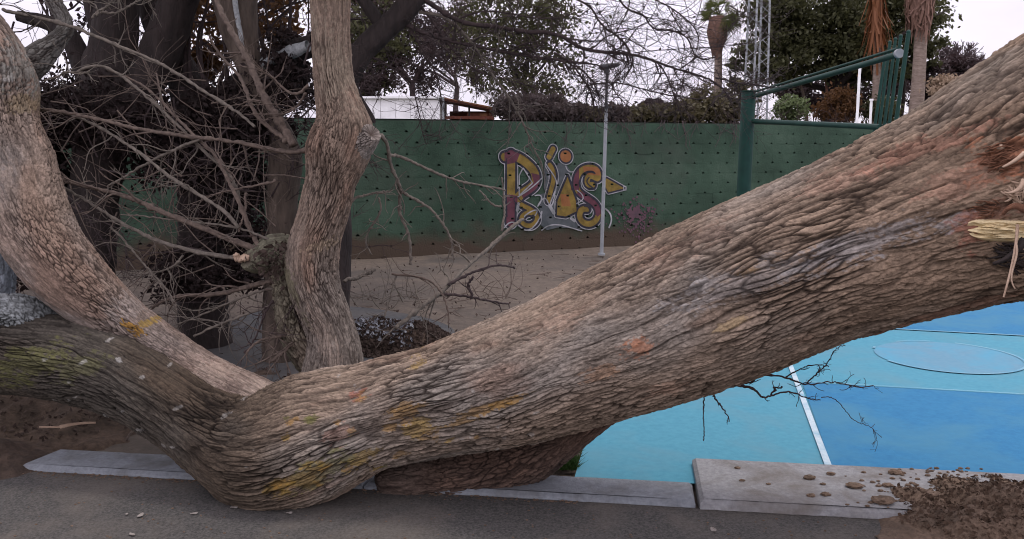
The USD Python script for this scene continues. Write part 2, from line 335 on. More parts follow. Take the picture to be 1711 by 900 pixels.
line(d_tl + [0.02, 0.012], d_tr2 + [0, 0.012], 0.014, m=COURT_FAINT)
line(e_l2 - [0, 0.012], e_r2 - [0, 0.012], 0.03, m=COURT_FAINT)
cc = G(1582, 598)[:2]; rr = 0.535
circ = Point(*cc).buffer(rr, 48)
sheet('worn_patch', circ.buffer(-0.02), 0.014, COURT_WORN, parent=court_t)
ring = Point(*cc).buffer(rr, 48).difference(Point(*cc).buffer(rr - 0.022, 48))
ring = ring.difference(unary_union([Polygon([cc, cc + 2 * np.array([math.cos(a0), math.sin(a0)]), cc + 2 * np.array([math.cos(a1), math.sin(a1)])]) for a0, a1 in ((1.9, 2.5), (2.6, 3.4), (1.0, 1.35))]))
_tp = [trimesh.creation.triangulate_polygon(g, engine='earcut') for g in getattr(ring, 'geoms', [ring])]; v2, f2 = join(_tp); v3 = np.c_[v2, np.full(len(v2), 0.018)]
f2 = np.asarray(f2); nn = np.cross(v3[f2[:, 1]] - v3[f2[:, 0]], v3[f2[:, 2]] - v3[f2[:, 0]])[:, 2]; f2[nn < 0] = f2[nn < 0][:, ::-1]
put('court_circle', (v3, f2), COURT_FAINT, court_t)

# ================================================================== THE GREEN BLOCK WALL
GREEN_WALL = usdkit.material(stage, LK + 'green_painted_blocks', {
    'g': ('geometry', {}), 'n': ('noise_texture', {'scale': 1.1, 'detail': 9.0, 'roughness': 0.7}), 'r': ('rgb_ramp', {'ramp': [(0.28, (0.018, 0.035, 0.023)), (0.5, (0.036, 0.068, 0.045)), (0.72, (0.066, 0.105, 0.074))]}),
    'rp': ('math', {'math_type': 'multiply_add', 'value2': 0.10, 'value3': 0.95}), 'hs': ('hsv', {}),
    'sx': ('separate_xyz', {}), 'nd': ('noise_texture', {'scale': 1.7, 'detail': 7.0, 'roughness': 0.65}), 'zd': ('math', {'math_type': 'multiply_add', 'value2': 0.75, 'value3': -0.375}), 'za': ('math', {'math_type': 'add'}),
    'rd': ('rgb_ramp', {'ramp': [(0.16, (0.95, 0.95, 0.95)), (0.40, (0.0, 0.0, 0.0))]}), 'dirt': ('mix_color', {'blend_type': 'mix', 'b': (0.062, 0.043, 0.031)}),
    'nw': ('noise_texture', {'scale': 0.55, 'detail': 6.0, 'roughness': 0.7, 'distortion': 0.8}), 'rw': ('rgb_ramp', {'ramp': [(0.5, (0, 0, 0)), (0.72, (0.55, 0.55, 0.55))]}), 'wear': ('mix_color', {'blend_type': 'mix', 'b': (0.055, 0.058, 0.048)}),
    'n2': ('noise_texture', {'scale': 40.0, 'detail': 6.0, 'roughness': 0.7}), 'b': ('bump', {'strength': 0.8, 'distance': 0.02}),
    'o': ('object_info', {}), 'p': ('principled_bsdf', {'roughness': 0.9, 'specular_ior_level': 0.2})},
    [('g.position', 'n.vector'), ('g.position', 'n2.vector'), ('g.position', 'nd.vector'), ('g.position', 'nw.vector'), ('g.position', 'sx.vector'), ('nd.fac', 'zd.value1'), ('zd.value', 'za.value1'), ('sx.z', 'za.value2'), ('za.value', 'rd.fac'),
     ('n.fac', 'r.fac'), ('r.color', 'hs.color'), ('o.random', 'rp.value1'), ('rp.value', 'hs.value'), ('nw.fac', 'rw.fac'), ('rw.color', 'wear.fac'), ('hs.color', 'wear.a'), ('wear.result', 'dirt.a'), ('rd.color', 'dirt.fac'), ('dirt.result', 'p.base_color'), ('n2.fac', 'b.height'), ('b.normal', 'p.normal')], surface='p.BSDF')
BROWN_WALL = two_scale('bare_brown_blocks', (0.05, 0.035, 0.026), (0.092, 0.067, 0.05), (0.035, 0.046, 0.03), 1.2, 12.0, bump=0.8, bscale=40, dist=0.02, pm=0.5)
POCKET = mat('wall_core', (0.012, 0.022, 0.014), (0.03, 0.045, 0.03), 8)
SX = np.array([WD[0], WD[1], 0.0]); SUP = np.array([-WN[0] * BATTER, -WN[1] * BATTER, 1.0]); SUP /= np.linalg.norm(SUP); SN = np.cross(SX, SUP)
if SN @ np.array([WN[0], WN[1], 0]) < 0: SN = -SN
W0 = np.array([WA[0], WA[1], -0.03])
def wall_pt(s, t, o=0.0): return W0 + SX * s + SUP * t + SN * o
def wall_st(px, py):
    d = ray(px, py); o = np.array([0, 0, CAM_Z]); k = ((W0 - o) @ SN) / (d @ SN); q = o + d * k - W0
    return float(q @ SX), float(q @ SUP)
wall = thing('retaining_wall', 'long low green painted retaining wall of staggered blocks with graffiti', 'wall', (WA[0], WA[1], 0))
core = np.array([wall_pt(s, t, o) for s in (S0, S1) for t in (-0.1, WALL_H + 0.03) for o in (-0.45, -0.075)])
put('wall_core', np_hull := trimesh.convex.convex_hull(core), POCKET, wall)
BW, BH = 0.325, 0.17
ROWS = 12
rngW = np.random.default_rng(5)
NOTCH = []
def block_shape(s0, s1, t0, t1, w=1.0):
    """Front outline of a block: rounded lower corners leave the dark pocket at the joint, the seam itself stays almost closed."""
    g = 0.0001; c, h = 0.031 * w, 0.032 * (0.5 + 0.5 * w)
    return [(s0 + c, t0), (s1 - c, t0), (s1 - c * 0.55, t0 + h * 0.75), (s1 - g, t0 + h), (s1 - g, t1 - g), (s0 + g, t1 - g), (s0 + g, t0 + h), (s0 + c * 0.55, t0 + h * 0.75)]
rest, rest_b, placed = [], [], 0
cells = []
for r in range(ROWS):
    off = (r % 2) * BW / 2
    k0 = int(math.floor((S0 - off) / BW)) + 1; k1 = int((S1 - off) / BW)
    for k in range(k0, k1):
        cells.append((r, off + k * BW))
        if r: NOTCH.append((off + k * BW, r * BH))
def block_mesh(r, s0):
    o = block_shape(s0, s0 + BW, r * BH, (r + 1) * BH, rngW.uniform(0.35, 1.15)); k = len(o); d = rngW.normal(0, 0.0011); tilt = rngW.normal(0, 0.0012)
    cs, ct = s0 + BW / 2, (r + 0.5) * BH
    def pt(s, t, e): return wall_pt(s, t, e + d + tilt * (t - ct) / BH)
    inner = [(cs + (s - cs) * 0.9, ct + (t - ct) * 0.86) for s, t in o]
    v = [pt(s, t, -0.08) for s, t in o] + [pt(s, t, 0.0034) for s, t in o] + [pt(s, t, 0.004) for s, t in inner] + [pt(cs, ct, 0.0055)]
    f = []
    for i in range(k):
        j = (i + 1) % k
        f += [[i, j, k + j], [i, k + j, k + i], [k + i, k + j, 2 * k + j], [k + i, 2 * k + j, 2 * k + i], [2 * k + i, 2 * k + j, 3 * k]]
    v, f = np.array(v), np.array(f)
    if np.cross(v[f[4, 1]] - v[f[4, 0]], v[f[4, 2]] - v[f[4, 0]]) @ SN < 0: f = f[:, ::-1]
    return v, f
def hidden_px(x, y):
    trunk_top = np.interp(x, [560, 620, 800, 1000, 1200, 1400, 1560, 1711], [606, 602, 535, 435, 340, 250, 165, 55])
    return y > trunk_top + 6 or x < 575 or x > 1500
for r, s0 in cells:
    c = PIX(wall_pt(s0 + BW / 2, (r + 0.5) * BH)); brown = r < 2
    mm = block_mesh(r, s0)
    if not hidden_px(*c) and placed < 300:
        put('block', mm, GREEN_WALL, wall); placed += 1
    else: (rest_b if brown else rest).append(mm)
put('hidden_blocks', join(rest), GREEN_WALL, wall, kind='stuff')
put('hidden_blocks', join(rest_b), GREEN_WALL, wall, kind='stuff')

# graffiti: flat paint on the block faces, spared where the pockets are
def gp(x, y): return wall_st(820 + x / 4.5, 220 + y / 4.5)
def GL(pts, w, closed=False):
    q = [gp(*p) for p in pts]; q = q + q[:1] if closed else q
    return LineString(q).buffer(w / 4.5 * 14.0 / F / 2, join_style=1, cap_style=1)
def GPoly(pts): return Polygon([gp(*p) for p in pts]).buffer(0)
pockets = unary_union([sbox(s - 0.024, t, s + 0.024, t + 0.027) for s, t in NOTCH if -1 < s < 6])
def smoothpts(pts, n=40):
    c, _, _ = spline(np.c_[np.array(pts, float), np.zeros(len(pts))], n); return [tuple(x[:2]) for x in c]
PAINTS = {n: mat('spray_' + n, a, b, 7, rough=0.8, bump=0.3) for n, a, b in (
    ('yellow', (0.085, 0.058, 0.012), (0.22, 0.15, 0.03)), ('maroon', (0.05, 0.016, 0.024), (0.11, 0.034, 0.05)), ('orange', (0.17, 0.065, 0.02), (0.24, 0.10, 0.035)),
    ('white', (0.13, 0.14, 0.14), (0.33, 0.33, 0.35)), ('black', (0.012, 0.012, 0.02), (0.03, 0.03, 0.04)), ('grey', (0.035, 0.045, 0.05), (0.085, 0.095, 0.10)), ('pink', (0.055, 0.036, 0.045), (0.10, 0.048, 0.065)))}
r_bowl = smoothpts([(105, 190), (190, 190), (270, 240), (330, 320), (330, 380), (270, 440), (200, 500)])
r_stem = [(150, 170), (150, 400), (145, 680)]
r_leg = smoothpts([(190, 510), (250, 560), (320, 600), (345, 650), (310, 700), (255, 700), (225, 660), (250, 620), (300, 610)])
R_fill = unary_union([GL(r_bowl, 72), GL(r_stem, 70)])
i_stroke = smoothpts([(440, 250), (470, 330), (455, 420), (430, 520)]); i2 = smoothpts([(575, 330), (545, 420), (520, 520), (560, 620), (620, 560), (590, 430), (575, 330)])
I_fill = unary_union([GL(i_stroke, 42), GPoly([(575, 330), (540, 410), (495, 520), (490, 630), (560, 640), (645, 600), (640, 520), (605, 420)])])
s_sp = smoothpts([(760, 400), (720, 370), (745, 330), (800, 350), (800, 300), (750, 270), (680, 290), (640, 360), (650, 440), (720, 500), (790, 560), (800, 640), (750, 690), (680, 670), (670, 600), (720, 580)], 70)
S_fill = unary_union([GL(s_sp, 52)])
dot1 = Point(*gp(560, 185)).buffer(GL([(0, 0), (1, 0)], 100).bounds[3] * 0 + 45 / 4.5 * 14.0 / F)
dot2 = GL([(435, 190), (465, 130)], 40)
arrow = GPoly([(865, 350), (1000, 425), (880, 455), (850, 400)])
leg_fill = GL(r_leg, 40)
fills = unary_union([R_fill, I_fill, S_fill, dot1, dot2, arrow, leg_fill])
PXW = 14.0 / F / 4.5
dark = fills.buffer(13 * PXW); outer = dark.buffer(6.5 * PXW).difference(dark)
counter = GPoly([(215, 470), (215, 330), (240, 280), (305, 385)])
lace = unary_union([GL(smoothpts([(200, 490), (290, 430), (380, 350)]), 9), GL(smoothpts([(330, 480), (370, 530), (350, 560), (400, 500), (430, 540), (480, 480)]), 9), GL(smoothpts([(410, 240), (450, 300), (490, 380), (470, 470), (440, 560)]), 9),
    GL(smoothpts([(560, 260), (590, 300), (620, 300)]), 9), GL([(440, 560), (470, 610)], 26), GL([(205, 540), (195, 590)], 22), GL([(600, 650), (625, 670)], 22), GL(smoothpts([(380, 740), (460, 700), (560, 710), (680, 745)]), 9), GL(smoothpts([(860, 580), (895, 620), (885, 720)]), 12), GL([(995, 412), (1012, 412), (1012, 438), (995, 438)], 8, True),
    GL(smoothpts([(250, 640), (300, 600), (340, 590), (330, 630)]), 9), GL(smoothpts([(100, 720), (200, 700), (260, 740), (340, 690), (380, 600)]), 10), GL(smoothpts([(645, 440), (690, 500), (640, 540)]), 8)])
grey_mix = unary_union([GPoly([(370, 470), (480, 440), (500, 640), (640, 660), (700, 730), (500, 720), (420, 740), (360, 690)]), GPoly([(400, 230), (560, 240), (600, 300), (540, 420), (430, 520), (395, 420)])]).difference(fills)
maroon = unary_union([GPoly([(100, 120), (230, 130), (190, 230), (100, 250)]), GPoly([(100, 470), (200, 480), (190, 720), (90, 720)]), GPoly([(300, 310), (390, 330), (390, 420), (250, 520), (230, 480), (320, 380)]), GPoly([(600, 300), (660, 280), (660, 440), (600, 440)]), GPoly([(650, 440), (740, 470), (850, 590), (800, 640), (720, 560), (640, 500)])]).intersection(fills)
orange = unary_union([GPoly([(520, 470), (580, 470), (600, 560), (530, 560)]), GPoly([(690, 260), (820, 270), (820, 330), (700, 320)]), dot1]).intersection(fills)
def spray(name, shape, o, paint, parent):
    shape = shape.difference(pockets).simplify(0.0015)
    ms = []
    for g in getattr(shape, 'geoms', [shape]):
        if g.is_empty or g.area < 1e-5 or g.geom_type != 'Polygon': continue
        m = trimesh.creation.extrude_polygon(g, 0.002, engine='earcut'); ms.append(m)
    m = cat_(ms); v = np.array(m.vertices)
    w = W0 + v[:, :1] * SX + v[:, 1:2] * SUP + (v[:, 2:3] + o) * SN
    f = np.array(m.faces); n = np.cross(w[f[:, 1]] - w[f[:, 0]], w[f[:, 2]] - w[f[:, 0]]) @ SN
    if (np.sum(n)) < -1e-9: f = f[:, ::-1]
    return put(name, (w, f), PAINTS[paint], parent)
base_o = 0.016
graf = spray('graffiti', dark.difference(fills), base_o, 'black', wall)
tag(stage.GetPrimAtPath(graf.path), label='black shadow lines of the graffiti tag spelling Ris')
spray('yellow_paint', fills.difference(maroon).difference(orange), base_o, 'yellow', graf)
spray('maroon_paint', maroon.difference(orange), base_o, 'maroon', graf)
spray('orange_paint', orange, base_o, 'orange', graf)
spray('grey_paint', grey_mix.difference(dark).difference(outer), base_o, 'grey', graf)
inl = unary_union([unary_union([R_fill.boundary, S_fill.boundary, I_fill.boundary, leg_fill.boundary]).buffer(3.2 * PXW).intersection(fills), GL(smoothpts([(735, 345), (720, 380), (760, 420), (780, 440)]), 10), GL(smoothpts([(700, 560), (740, 590), (730, 630), (690, 620)]), 9), GL(smoothpts([(115, 200), (115, 450), (120, 640)]), 5)])
spray('white_paint', unary_union([outer, lace, counter.buffer(9 * PXW).difference(counter)]), base_o + 0.003, 'white', graf)
spray('black_paint', inl, base_o + 0.003, 'black', graf)
rp = np.random.default_rng(3)
blob = Polygon([gp(1085 + (85 + 18 * math.sin(3 * a) + rp.normal(0, 9)) * math.cos(a) * 1.15, 625 + (72 + rp.normal(0, 9)) * math.sin(a)) for a in np.linspace(0, 2 * np.pi, 46)[:-1]]).buffer(0)
specks = unary_union([Point(*gp(1095 + rp.normal(0, 75), 640 + rp.normal(0, 65))).buffer(rp.uniform(4, 10) * PXW, 3) for _ in range(220)])
spray('pink_spray_patch', unary_union([specks, Polygon([gp(1075 + (55 + rp.normal(0, 12)) * math.cos(a), 610 + (42 + rp.normal(0, 9)) * math.sin(a)) for a in np.linspace(0, 2 * np.pi, 40)[:-1]]).buffer(0)]), base_o, 'pink', wall)

# upper terrace behind the wall
TZ = 2.02
UPPER = two_scale('upper_terrain_soil', (0.05, 0.045, 0.03), (0.11, 0.095, 0.06), (0.035, 0.055, 0.02), 0.5, 6.0)
tb = [wall_pt(S0 - 60, WALL_H, -0.2)[:2], wall_pt(S1 + 60, WALL_H, -0.2)[:2], wall_pt(S1 + 500, WALL_H, -400)[:2], wall_pt(S0 - 500, WALL_H, -400)[:2]]
sheet('upper_terrain', tb, TZ, UPPER, 'raised ground behind the green wall')
# ================================================================== THE FALLEN TREE
def vor(q, lo, hi, seed):
    """Edge distance (second minus first) and the id of the nearest seed of a random cell pattern near the points q."""
    rng = np.random.default_rng(seed)
    cells_ = np.unique(np.floor(q[::3]).astype(np.int32), axis=0)
    cells_ = np.unique((cells_[:, None] + np.array([[i, j, k] for i in (-1, 0, 1) for j in (-1, 0, 1) for k in (-1, 0, 1)])[None]).reshape(-1, 3), axis=0)
    h = (cells_[:, 0] * 73856093 ^ cells_[:, 1] * 19349663 ^ cells_[:, 2] * 83492791) % 1000003
    r = np.random.default_rng(seed).random((1000003, 3)).astype(np.float32)
    s = cells_ + r[h]
    d, i = cKDTree(s).query(q, k=2, workers=4)
    return d[:, 1] - d[:, 0], r[(h[i[:, 0]] * 7 + 13) % 1000003], (q - s[i[:, 0]])

def sstep(x, a, b): t = np.clip((x - a) / (b - a), 0, 1); return t * t * (3 - 2 * t)

def bark(pts, rad, n, m, cell=0.028, stretch=6.0, amp=0.010, seed=1, lumps=0.05, light=(0.252, 0.192, 0.142), grey=(0.226, 0.20, 0.17), crack=(0.022, 0.015, 0.012), warp=1.0, tone=None, cap=True, flake=1.0, dens=0.45, furrow=1.0, fs=1.0):
    c, r, s = spline(pts, n, rad); T, N, B = frames(c)
    th = np.linspace(0, 2 * np.pi, m, endpoint=False); th = th - dens * np.sin(th)   # finer on the side that is seen
    C, S = np.cos(th), np.sin(th)
    dirv = N[:, None] * C[None, :, None] + B[:, None] * S[None, :, None]
    rm = np.mean(r)
    cyl = np.stack([np.broadcast_to(C, (n, m)) * r[:, None], np.broadcast_to(S, (n, m)) * r[:, None], np.broadcast_to(s[:, None], (n, m))], -1)
    rq = rm * (r / rm) ** 0.5
    cylq = np.stack([np.broadcast_to(C, (n, m)) * rq[:, None], np.broadcast_to(S, (n, m)) * rq[:, None], cyl[..., 2]], -1)
    lump = (meshkit.fbm(cyl * [3.2, 3.2, 1.6] / max(rm, 0.05) * 0.16 + seed * 7.1, 3, seed) - 0.5) * 2
    flute = (meshkit.fbm(cyl * np.array([1, 1, 0.12]) * 1.6 / max(rm, 0.05) + seed * 3.3, 3, seed + 4) - 0.5) * 2
    R = r[:, None] * (1 + lumps * 1.3 * lump + lumps * 0.9 * flute)
    w = np.stack([meshkit.fbm(cyl * [7, 7, 3.0] + 31.7 * k + seed, 3, seed + 10 + k) - 0.5 for k in range(3)], -1)
    q = cylq + w * np.array([0.055, 0.055, 0.14]) * warp
    q1 = (q / np.array([cell, cell, cell * stretch])).reshape(-1, 3)
    e1, id1, o1 = vor(q1, 0, 0, seed + 20)
    cell2 = cell * 0.55
    q2 = ((q + w * 0.03) / np.array([cell2, cell2, cell2 * max(2.0, stretch * 0.3)])).reshape(-1, 3)
    e2, id2, o2 = vor(q2, 0, 0, seed + 30)
    crv = sstep(meshkit.fbm(cyl * [4, 4, 1.8] + 5.5 + seed, 3, seed + 40), 0.34, 0.60).reshape(-1)       # deep furrows here, smoother bark there
    p1 = sstep(e1, 0.0, 0.16); p2 = sstep(e2, 0.0, 0.30)
    shingle = (o1[:, :2] * (id1[:, :2] - 0.5)).sum(1) * 1.0 * flake
    qf = q + w * np.array([0.03, 0.03, 0.0])
    l1 = np.abs(meshkit.fbm(qf * np.array([20, 20, 0.8]) * fs + seed, 1, seed + 80) - 0.5).reshape(-1)
    l2 = np.abs(meshkit.fbm(qf * np.array([52, 52, 6.0]) * fs + seed, 2, seed + 85) - 0.5).reshape(-1)
    f1 = (1 - sstep(l1, 0.004, 0.05)) * sstep(meshkit.fbm(cyl * [9, 9, 3.0] + 2.2 + seed, 3, seed + 44).reshape(-1), 0.30, 0.52) * furrow; f2 = (1 - sstep(l2, 0.003, 0.045)) * furrow * sstep(meshkit.fbm(cyl * [12, 12, 4.0] + 8.2 + seed, 2, seed + 46).reshape(-1), 0.38, 0.6)
    p1 = sstep(e1, 0.0, 0.19)
    h = 1.15 * p1 * (0.22 + 0.78 * crv) + (id1[:, 0] - 0.5) * 0.45 * (0.3 + 0.7 * crv) + shingle * 0.45 + 0.20 * sstep(e2, 0, 0.3) + (id2[:, 1] - 0.5) * 0.30 - 0.9 * f1 - 0.35 * f2
    fine = meshkit.fbm(cyl * np.array([85, 85, 20]) + seed, 3, seed + 50).reshape(-1) - 0.5
    mid_ = meshkit.fbm(cyl * np.array([30, 30, 10]) + seed, 3, seed + 52).reshape(-1) - 0.5
    h = h + fine * 0.8 + mid_ * 0.4
    v = c[:, None] + dirv * (R + amp * (h.reshape(n, m) - 0.7))[..., None]
    big = meshkit.fbm(cyl * [2.2, 2.2, 1.0] + 9 + seed, 4, seed + 60).reshape(-1, 1)
    col = np.array(light) * (1 - sstep(big, 0.4, 0.62)) + np.array(grey) * sstep(big, 0.4, 0.62)
    hot = sstep(meshkit.fbm(cyl * [7, 7, 2.2] + 3 + seed, 4, seed + 70).reshape(-1, 1), 0.60, 0.74)       # flaked patches show ruddy inner bark
    col = col * (1 - 0.5 * hot) + np.array([0.22, 0.14, 0.10]) * 0.5 * hot
    col = col * (0.72 + 0.56 * id1[:, 2:3]) * (0.86 + 0.28 * id2[:, 2:3])
    k = np.clip((1 - (1 - p1) * (0.25 + 0.6 * crv)) * (0.72 + 0.28 * p2) * (1 - 0.75 * f1) * (1 - 0.4 * f2) + 0.06 * (1 - crv), 0, 1)[:, None]
    col = np.array(crack) * (1 - k) + col * k
    V = v.reshape(-1, 3)
    if tone is not None: col = tone(V, col, k, id1)
    Fc = grid_faces(n, m)
    if cap:
        for end, i0 in ((0, 0), (1, (n - 1) * m)):
            kk = len(V); V = np.vstack([V, c[-1 if end else 0] + T[-1 if end else 0] * (-0.05 if end else 0.05) * min(1.0, 8 * r[-1 if end else 0])]); col = np.vstack([col, [[0.05, 0.035, 0.028]]]); j = np.arange(m)
            Fc = np.vstack([Fc, np.stack([np.full(m, kk), i0 + (j if end else (j + 1) % m), i0 + ((j + 1) % m if end else j)], 1)])
    a = V[Fc[m // 3]]; out = np.cross(a[1] - a[0], a[2] - a[0]) @ (a[0] - c[0])
    if out < 0: Fc = Fc[:, ::-1]
    return (V, Fc), np.clip(col, 0.004, 0.95)

def PL(rows):
    """rows of (px, py, distance, radius in pixels) -> points and radii in metres"""
    a = np.array(rows, float)
    return np.array([P(x, y, Y) for x, y, Y, _ in a]), np.array([M(rp_, Y) for _, _, Y, rp_ in a])

base_y = G(440, 850)[1]
FT = thing('fallen_tree', 'huge fallen tree with furrowed grey brown bark lying across the kerb and blue court', 'tree', (P(440, 745, base_y)[0], base_y, 0))

# patches of lichen, moss, torn bark: (pixel, distance, radius in metres, colour, strength, noise frequency)
def patches(spec, seed):
    cs = [(P(x, y, Y), rx, ry, np.array(c), st, fq) for x, y, Y, rx, ry, c, st, fq in spec]
    def tone(V, col, k, h):
        for i, (p, rx, ry, c, st, fq) in enumerate(cs):
            d = V - p
            near = np.abs(d[:, 0]) < 2.2 * max(rx, ry)
            dv = d[near]; ang = math.radians(-24)
            u = dv[:, 0] * math.cos(ang) - dv[:, 2] * math.sin(ang); w_ = dv[:, 0] * math.sin(ang) + dv[:, 2] * math.cos(ang)
            fall = 1 - np.sqrt((u / rx) ** 2 + (w_ / ry) ** 2 + (dv[:, 1] / 0.5) ** 2)
            nz = 0.55 * meshkit.fbm(V[near] * fq + i * 3.7, 4, seed + i) + 0.45 * meshkit.fbm(V[near] * 95.0 + i, 3, seed + i + 500)
            a = st * sstep(fall + (nz - 0.5) * 2.6 + (h[near, 1] - 0.5) * 0.7, 0.10, 0.40) * (0.25 + 0.75 * k[near, 0]) * (0.55 + 0.45 * h[near, 2])
            col[near] = col[near] * (1 - a[:, None]) + c * a[:, None] * (0.65 + 0.7 * nz[:, None])
        return col
    return tone

YEL, OCH, RED, GRN, PALE = (0.27, 0.175, 0.025), (0.25, 0.14, 0.03), (0.32, 0.105, 0.075), (0.12, 0.12, 0.035), (0.42, 0.41, 0.38)
dE = base_y - 0.18
spots = [(790, 690, 3.55, 0.15, 0.035, OCH, 0.8, 30), (845, 668, 3.55, 0.09, 0.02, OCH, 0.8, 22), (670, 695, 3.55, 0.07, 0.05, OCH, 0.8, 25), (700, 720, 3.5, 0.09, 0.05, YEL, 0.75, 25), (725, 735, 3.55, 0.07, 0.04, OCH, 0.75, 25),
    (605, 770, 3.6, 0.09, 0.04, YEL, 0.8, 25), (530, 790, 3.6, 0.16, 0.07, GRN, 0.7, 18), (460, 815, 3.6, 0.09, 0.05, YEL, 0.6, 25), (500, 800, 3.6, 0.13, 0.05, OCH, 0.5, 20), (590, 671, 3.55, 0.05, 0.03, RED, 0.75, 30),
    (565, 730, 3.55, 0.08, 0.04, (0.34, 0.17, 0.12), 0.5, 16), (690, 615, 3.55, 0.05, 0.025, YEL, 0.6, 25), (1060, 575, 3.45, 0.07, 0.04, (0.38, 0.15, 0.07), 0.75, 16), (1000, 620, 3.45, 0.08, 0.03, (0.34, 0.18, 0.09), 0.5, 16), (925, 545, 3.45, 0.12, 0.05, (0.32, 0.21, 0.15), 0.4, 14),
    (1190, 400, 3.4, 0.11, 0.05, (0.31, 0.20, 0.145), 0.4, 20), (1110, 440, 3.4, 0.09, 0.05, (0.30, 0.20, 0.15), 0.35, 20), (1400, 300, 3.3, 0.16, 0.04, (0.38, 0.23, 0.17), 0.4, 18), (1440, 405, 3.2, 0.3, 0.06, (0.30, 0.31, 0.32), 0.6, 8), (1250, 470, 3.3, 0.3, 0.07, (0.30, 0.30, 0.30), 0.5, 8),
    (1530, 250, 3.2, 0.22, 0.03, (0.34, 0.16, 0.11), 0.55, 20), (1665, 255, 3.1, 0.13, 0.08, (0.36, 0.14, 0.07), 0.8, 20), (1600, 300, 3.1, 0.15, 0.05, (0.36, 0.20, 0.14), 0.5, 12), (1640, 350, 3.1, 0.09, 0.05, (0.22, 0.10, 0.07), 0.7, 18), (1610, 385, 3.1, 0.06, 0.08, (0.25, 0.09, 0.06), 0.7, 14),
    (1600, 540, 3.1, 0.3, 0.04, (0.22, 0.10, 0.06), 0.6, 12), (1240, 450, 3.35, 0.06, 0.02, OCH, 0.6, 20), (1110, 640, 3.5, 0.13, 0.04, (0.36, 0.23, 0.16), 0.5, 12), (1220, 540, 3.3, 0.08, 0.03, (0.36, 0.26, 0.12), 0.5, 20),
    (60, 605, 4.1, 0.25, 0.10, (0.10, 0.10, 0.035), 0.85, 14), (160, 600, 4.1, 0.15, 0.06, (0.10, 0.10, 0.04), 0.6, 14)]
rs = np.random.default_rng(8)
for _ in range(30): spots.append((rs.uniform(60, 470), rs.uniform(560, 800), 3.95, rs.uniform(0.008, 0.03), rs.uniform(0.006, 0.016), PALE, 0.5, 45))
for _ in range(26): spots.append((rs.uniform(540, 900), rs.uniform(640, 770), 3.55, rs.uniform(0.008, 0.02), rs.uniform(0.004, 0.01), PALE, 0.5, 40))
for _ in range(30): spots.append((rs.uniform(450, 860), rs.uniform(660, 830), 3.58, rs.uniform(0.015, 0.045), rs.uniform(0.010, 0.022), [YEL, OCH, OCH, GRN][int(rs.integers(4))], 0.75, 40))
pt_ = patches(spots, 100)
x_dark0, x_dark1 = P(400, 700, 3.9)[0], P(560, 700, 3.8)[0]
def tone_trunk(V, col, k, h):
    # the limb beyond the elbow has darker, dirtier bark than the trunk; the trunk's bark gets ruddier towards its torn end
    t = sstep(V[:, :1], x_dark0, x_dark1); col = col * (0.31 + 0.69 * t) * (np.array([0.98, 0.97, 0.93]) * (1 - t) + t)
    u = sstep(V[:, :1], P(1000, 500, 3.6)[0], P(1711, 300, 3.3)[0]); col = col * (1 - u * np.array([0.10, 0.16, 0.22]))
    return pt_(V, col, k, h)

TR = [(1960, 225, 3.20, 282), (1812, 277, 3.28, 246), (1690, 312, 3.36, 203), (1581, 354, 3.42, 172), (1470, 394, 3.48, 158), (1361, 434, 3.54, 149), (1260, 476, 3.60, 146), (1160, 518, 3.66, 142), (1055, 560, 3.71, 134), (952, 601, 3.75, 124), (840, 640, 3.79, 110), (732, 670, 3.82, 96), (628, 694, 3.84, 92), (575, 711, 3.85, 102), (522, 732, 3.86, 112), (445, 752, 3.88, 107), (372, 730, 3.94, 82), (300, 680, 4.02, 70), (205, 625, 4.12, 71), (100, 598, 4.22, 74), (0, 588, 4.30, 72), (-160, 575, 4.4, 72)]
tp, trd = PL(TR)
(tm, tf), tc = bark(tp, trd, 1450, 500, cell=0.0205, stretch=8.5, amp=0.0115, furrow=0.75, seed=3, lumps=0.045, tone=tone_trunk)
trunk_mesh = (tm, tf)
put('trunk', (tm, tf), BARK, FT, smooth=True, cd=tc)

L1 = [(500, 705, 3.93, 34), (428, 662, 4.0, 33), (350, 626, 4.08, 33), (270, 578, 4.16, 37), (192, 528, 4.22, 46), (118, 462, 4.24, 57), (55, 377, 4.30, 63), (20, 280, 4.36, 64), (2, 195, 4.42, 56), (-6, 135, 4.46, 62), (-34, 80, 4.5, 58), (-90, 10, 4.6, 55), (-150, -50, 4.7, 52)]
lp, lr = PL(L1)
pt1 = patches([(20, 110, 4.3, 0.14, 0.14, (0.17, 0.185, 0.17), 0.8, 14), (30, 170, 4.3, 0.10, 0.05, (0.22, 0.17, 0.08), 0.5, 14), (235, 545, 4.0, 0.10, 0.02, YEL, 0.9, 22), (10, 130, 4.3, 0.03, 0.02, PALE, 0.8, 30), (50, 330, 4.2, 0.2, 0.25, (0.33, 0.25, 0.19), 0.35, 10), (220, 500, 4.0, 0.2, 0.1, (0.30, 0.27, 0.245), 0.5, 10), (360, 618, 4.0, 0.16, 0.08, (0.36, 0.29, 0.23), 0.7, 14), (430, 650, 4.0, 0.12, 0.08, (0.36, 0.29, 0.23), 0.7, 14)], 300)
(v_, f_), c_ = bark(lp, lr, 800, 280, cell=0.0125, stretch=5.0, amp=0.0065, seed=5, lumps=0.07, furrow=0.6, fs=1.7, light=(0.23, 0.175, 0.14), grey=(0.21, 0.185, 0.165), tone=pt1)
put('limb', (v_, f_), BARK, FT, smooth=True, cd=c_, label='left limb with paler finely cracked bark')

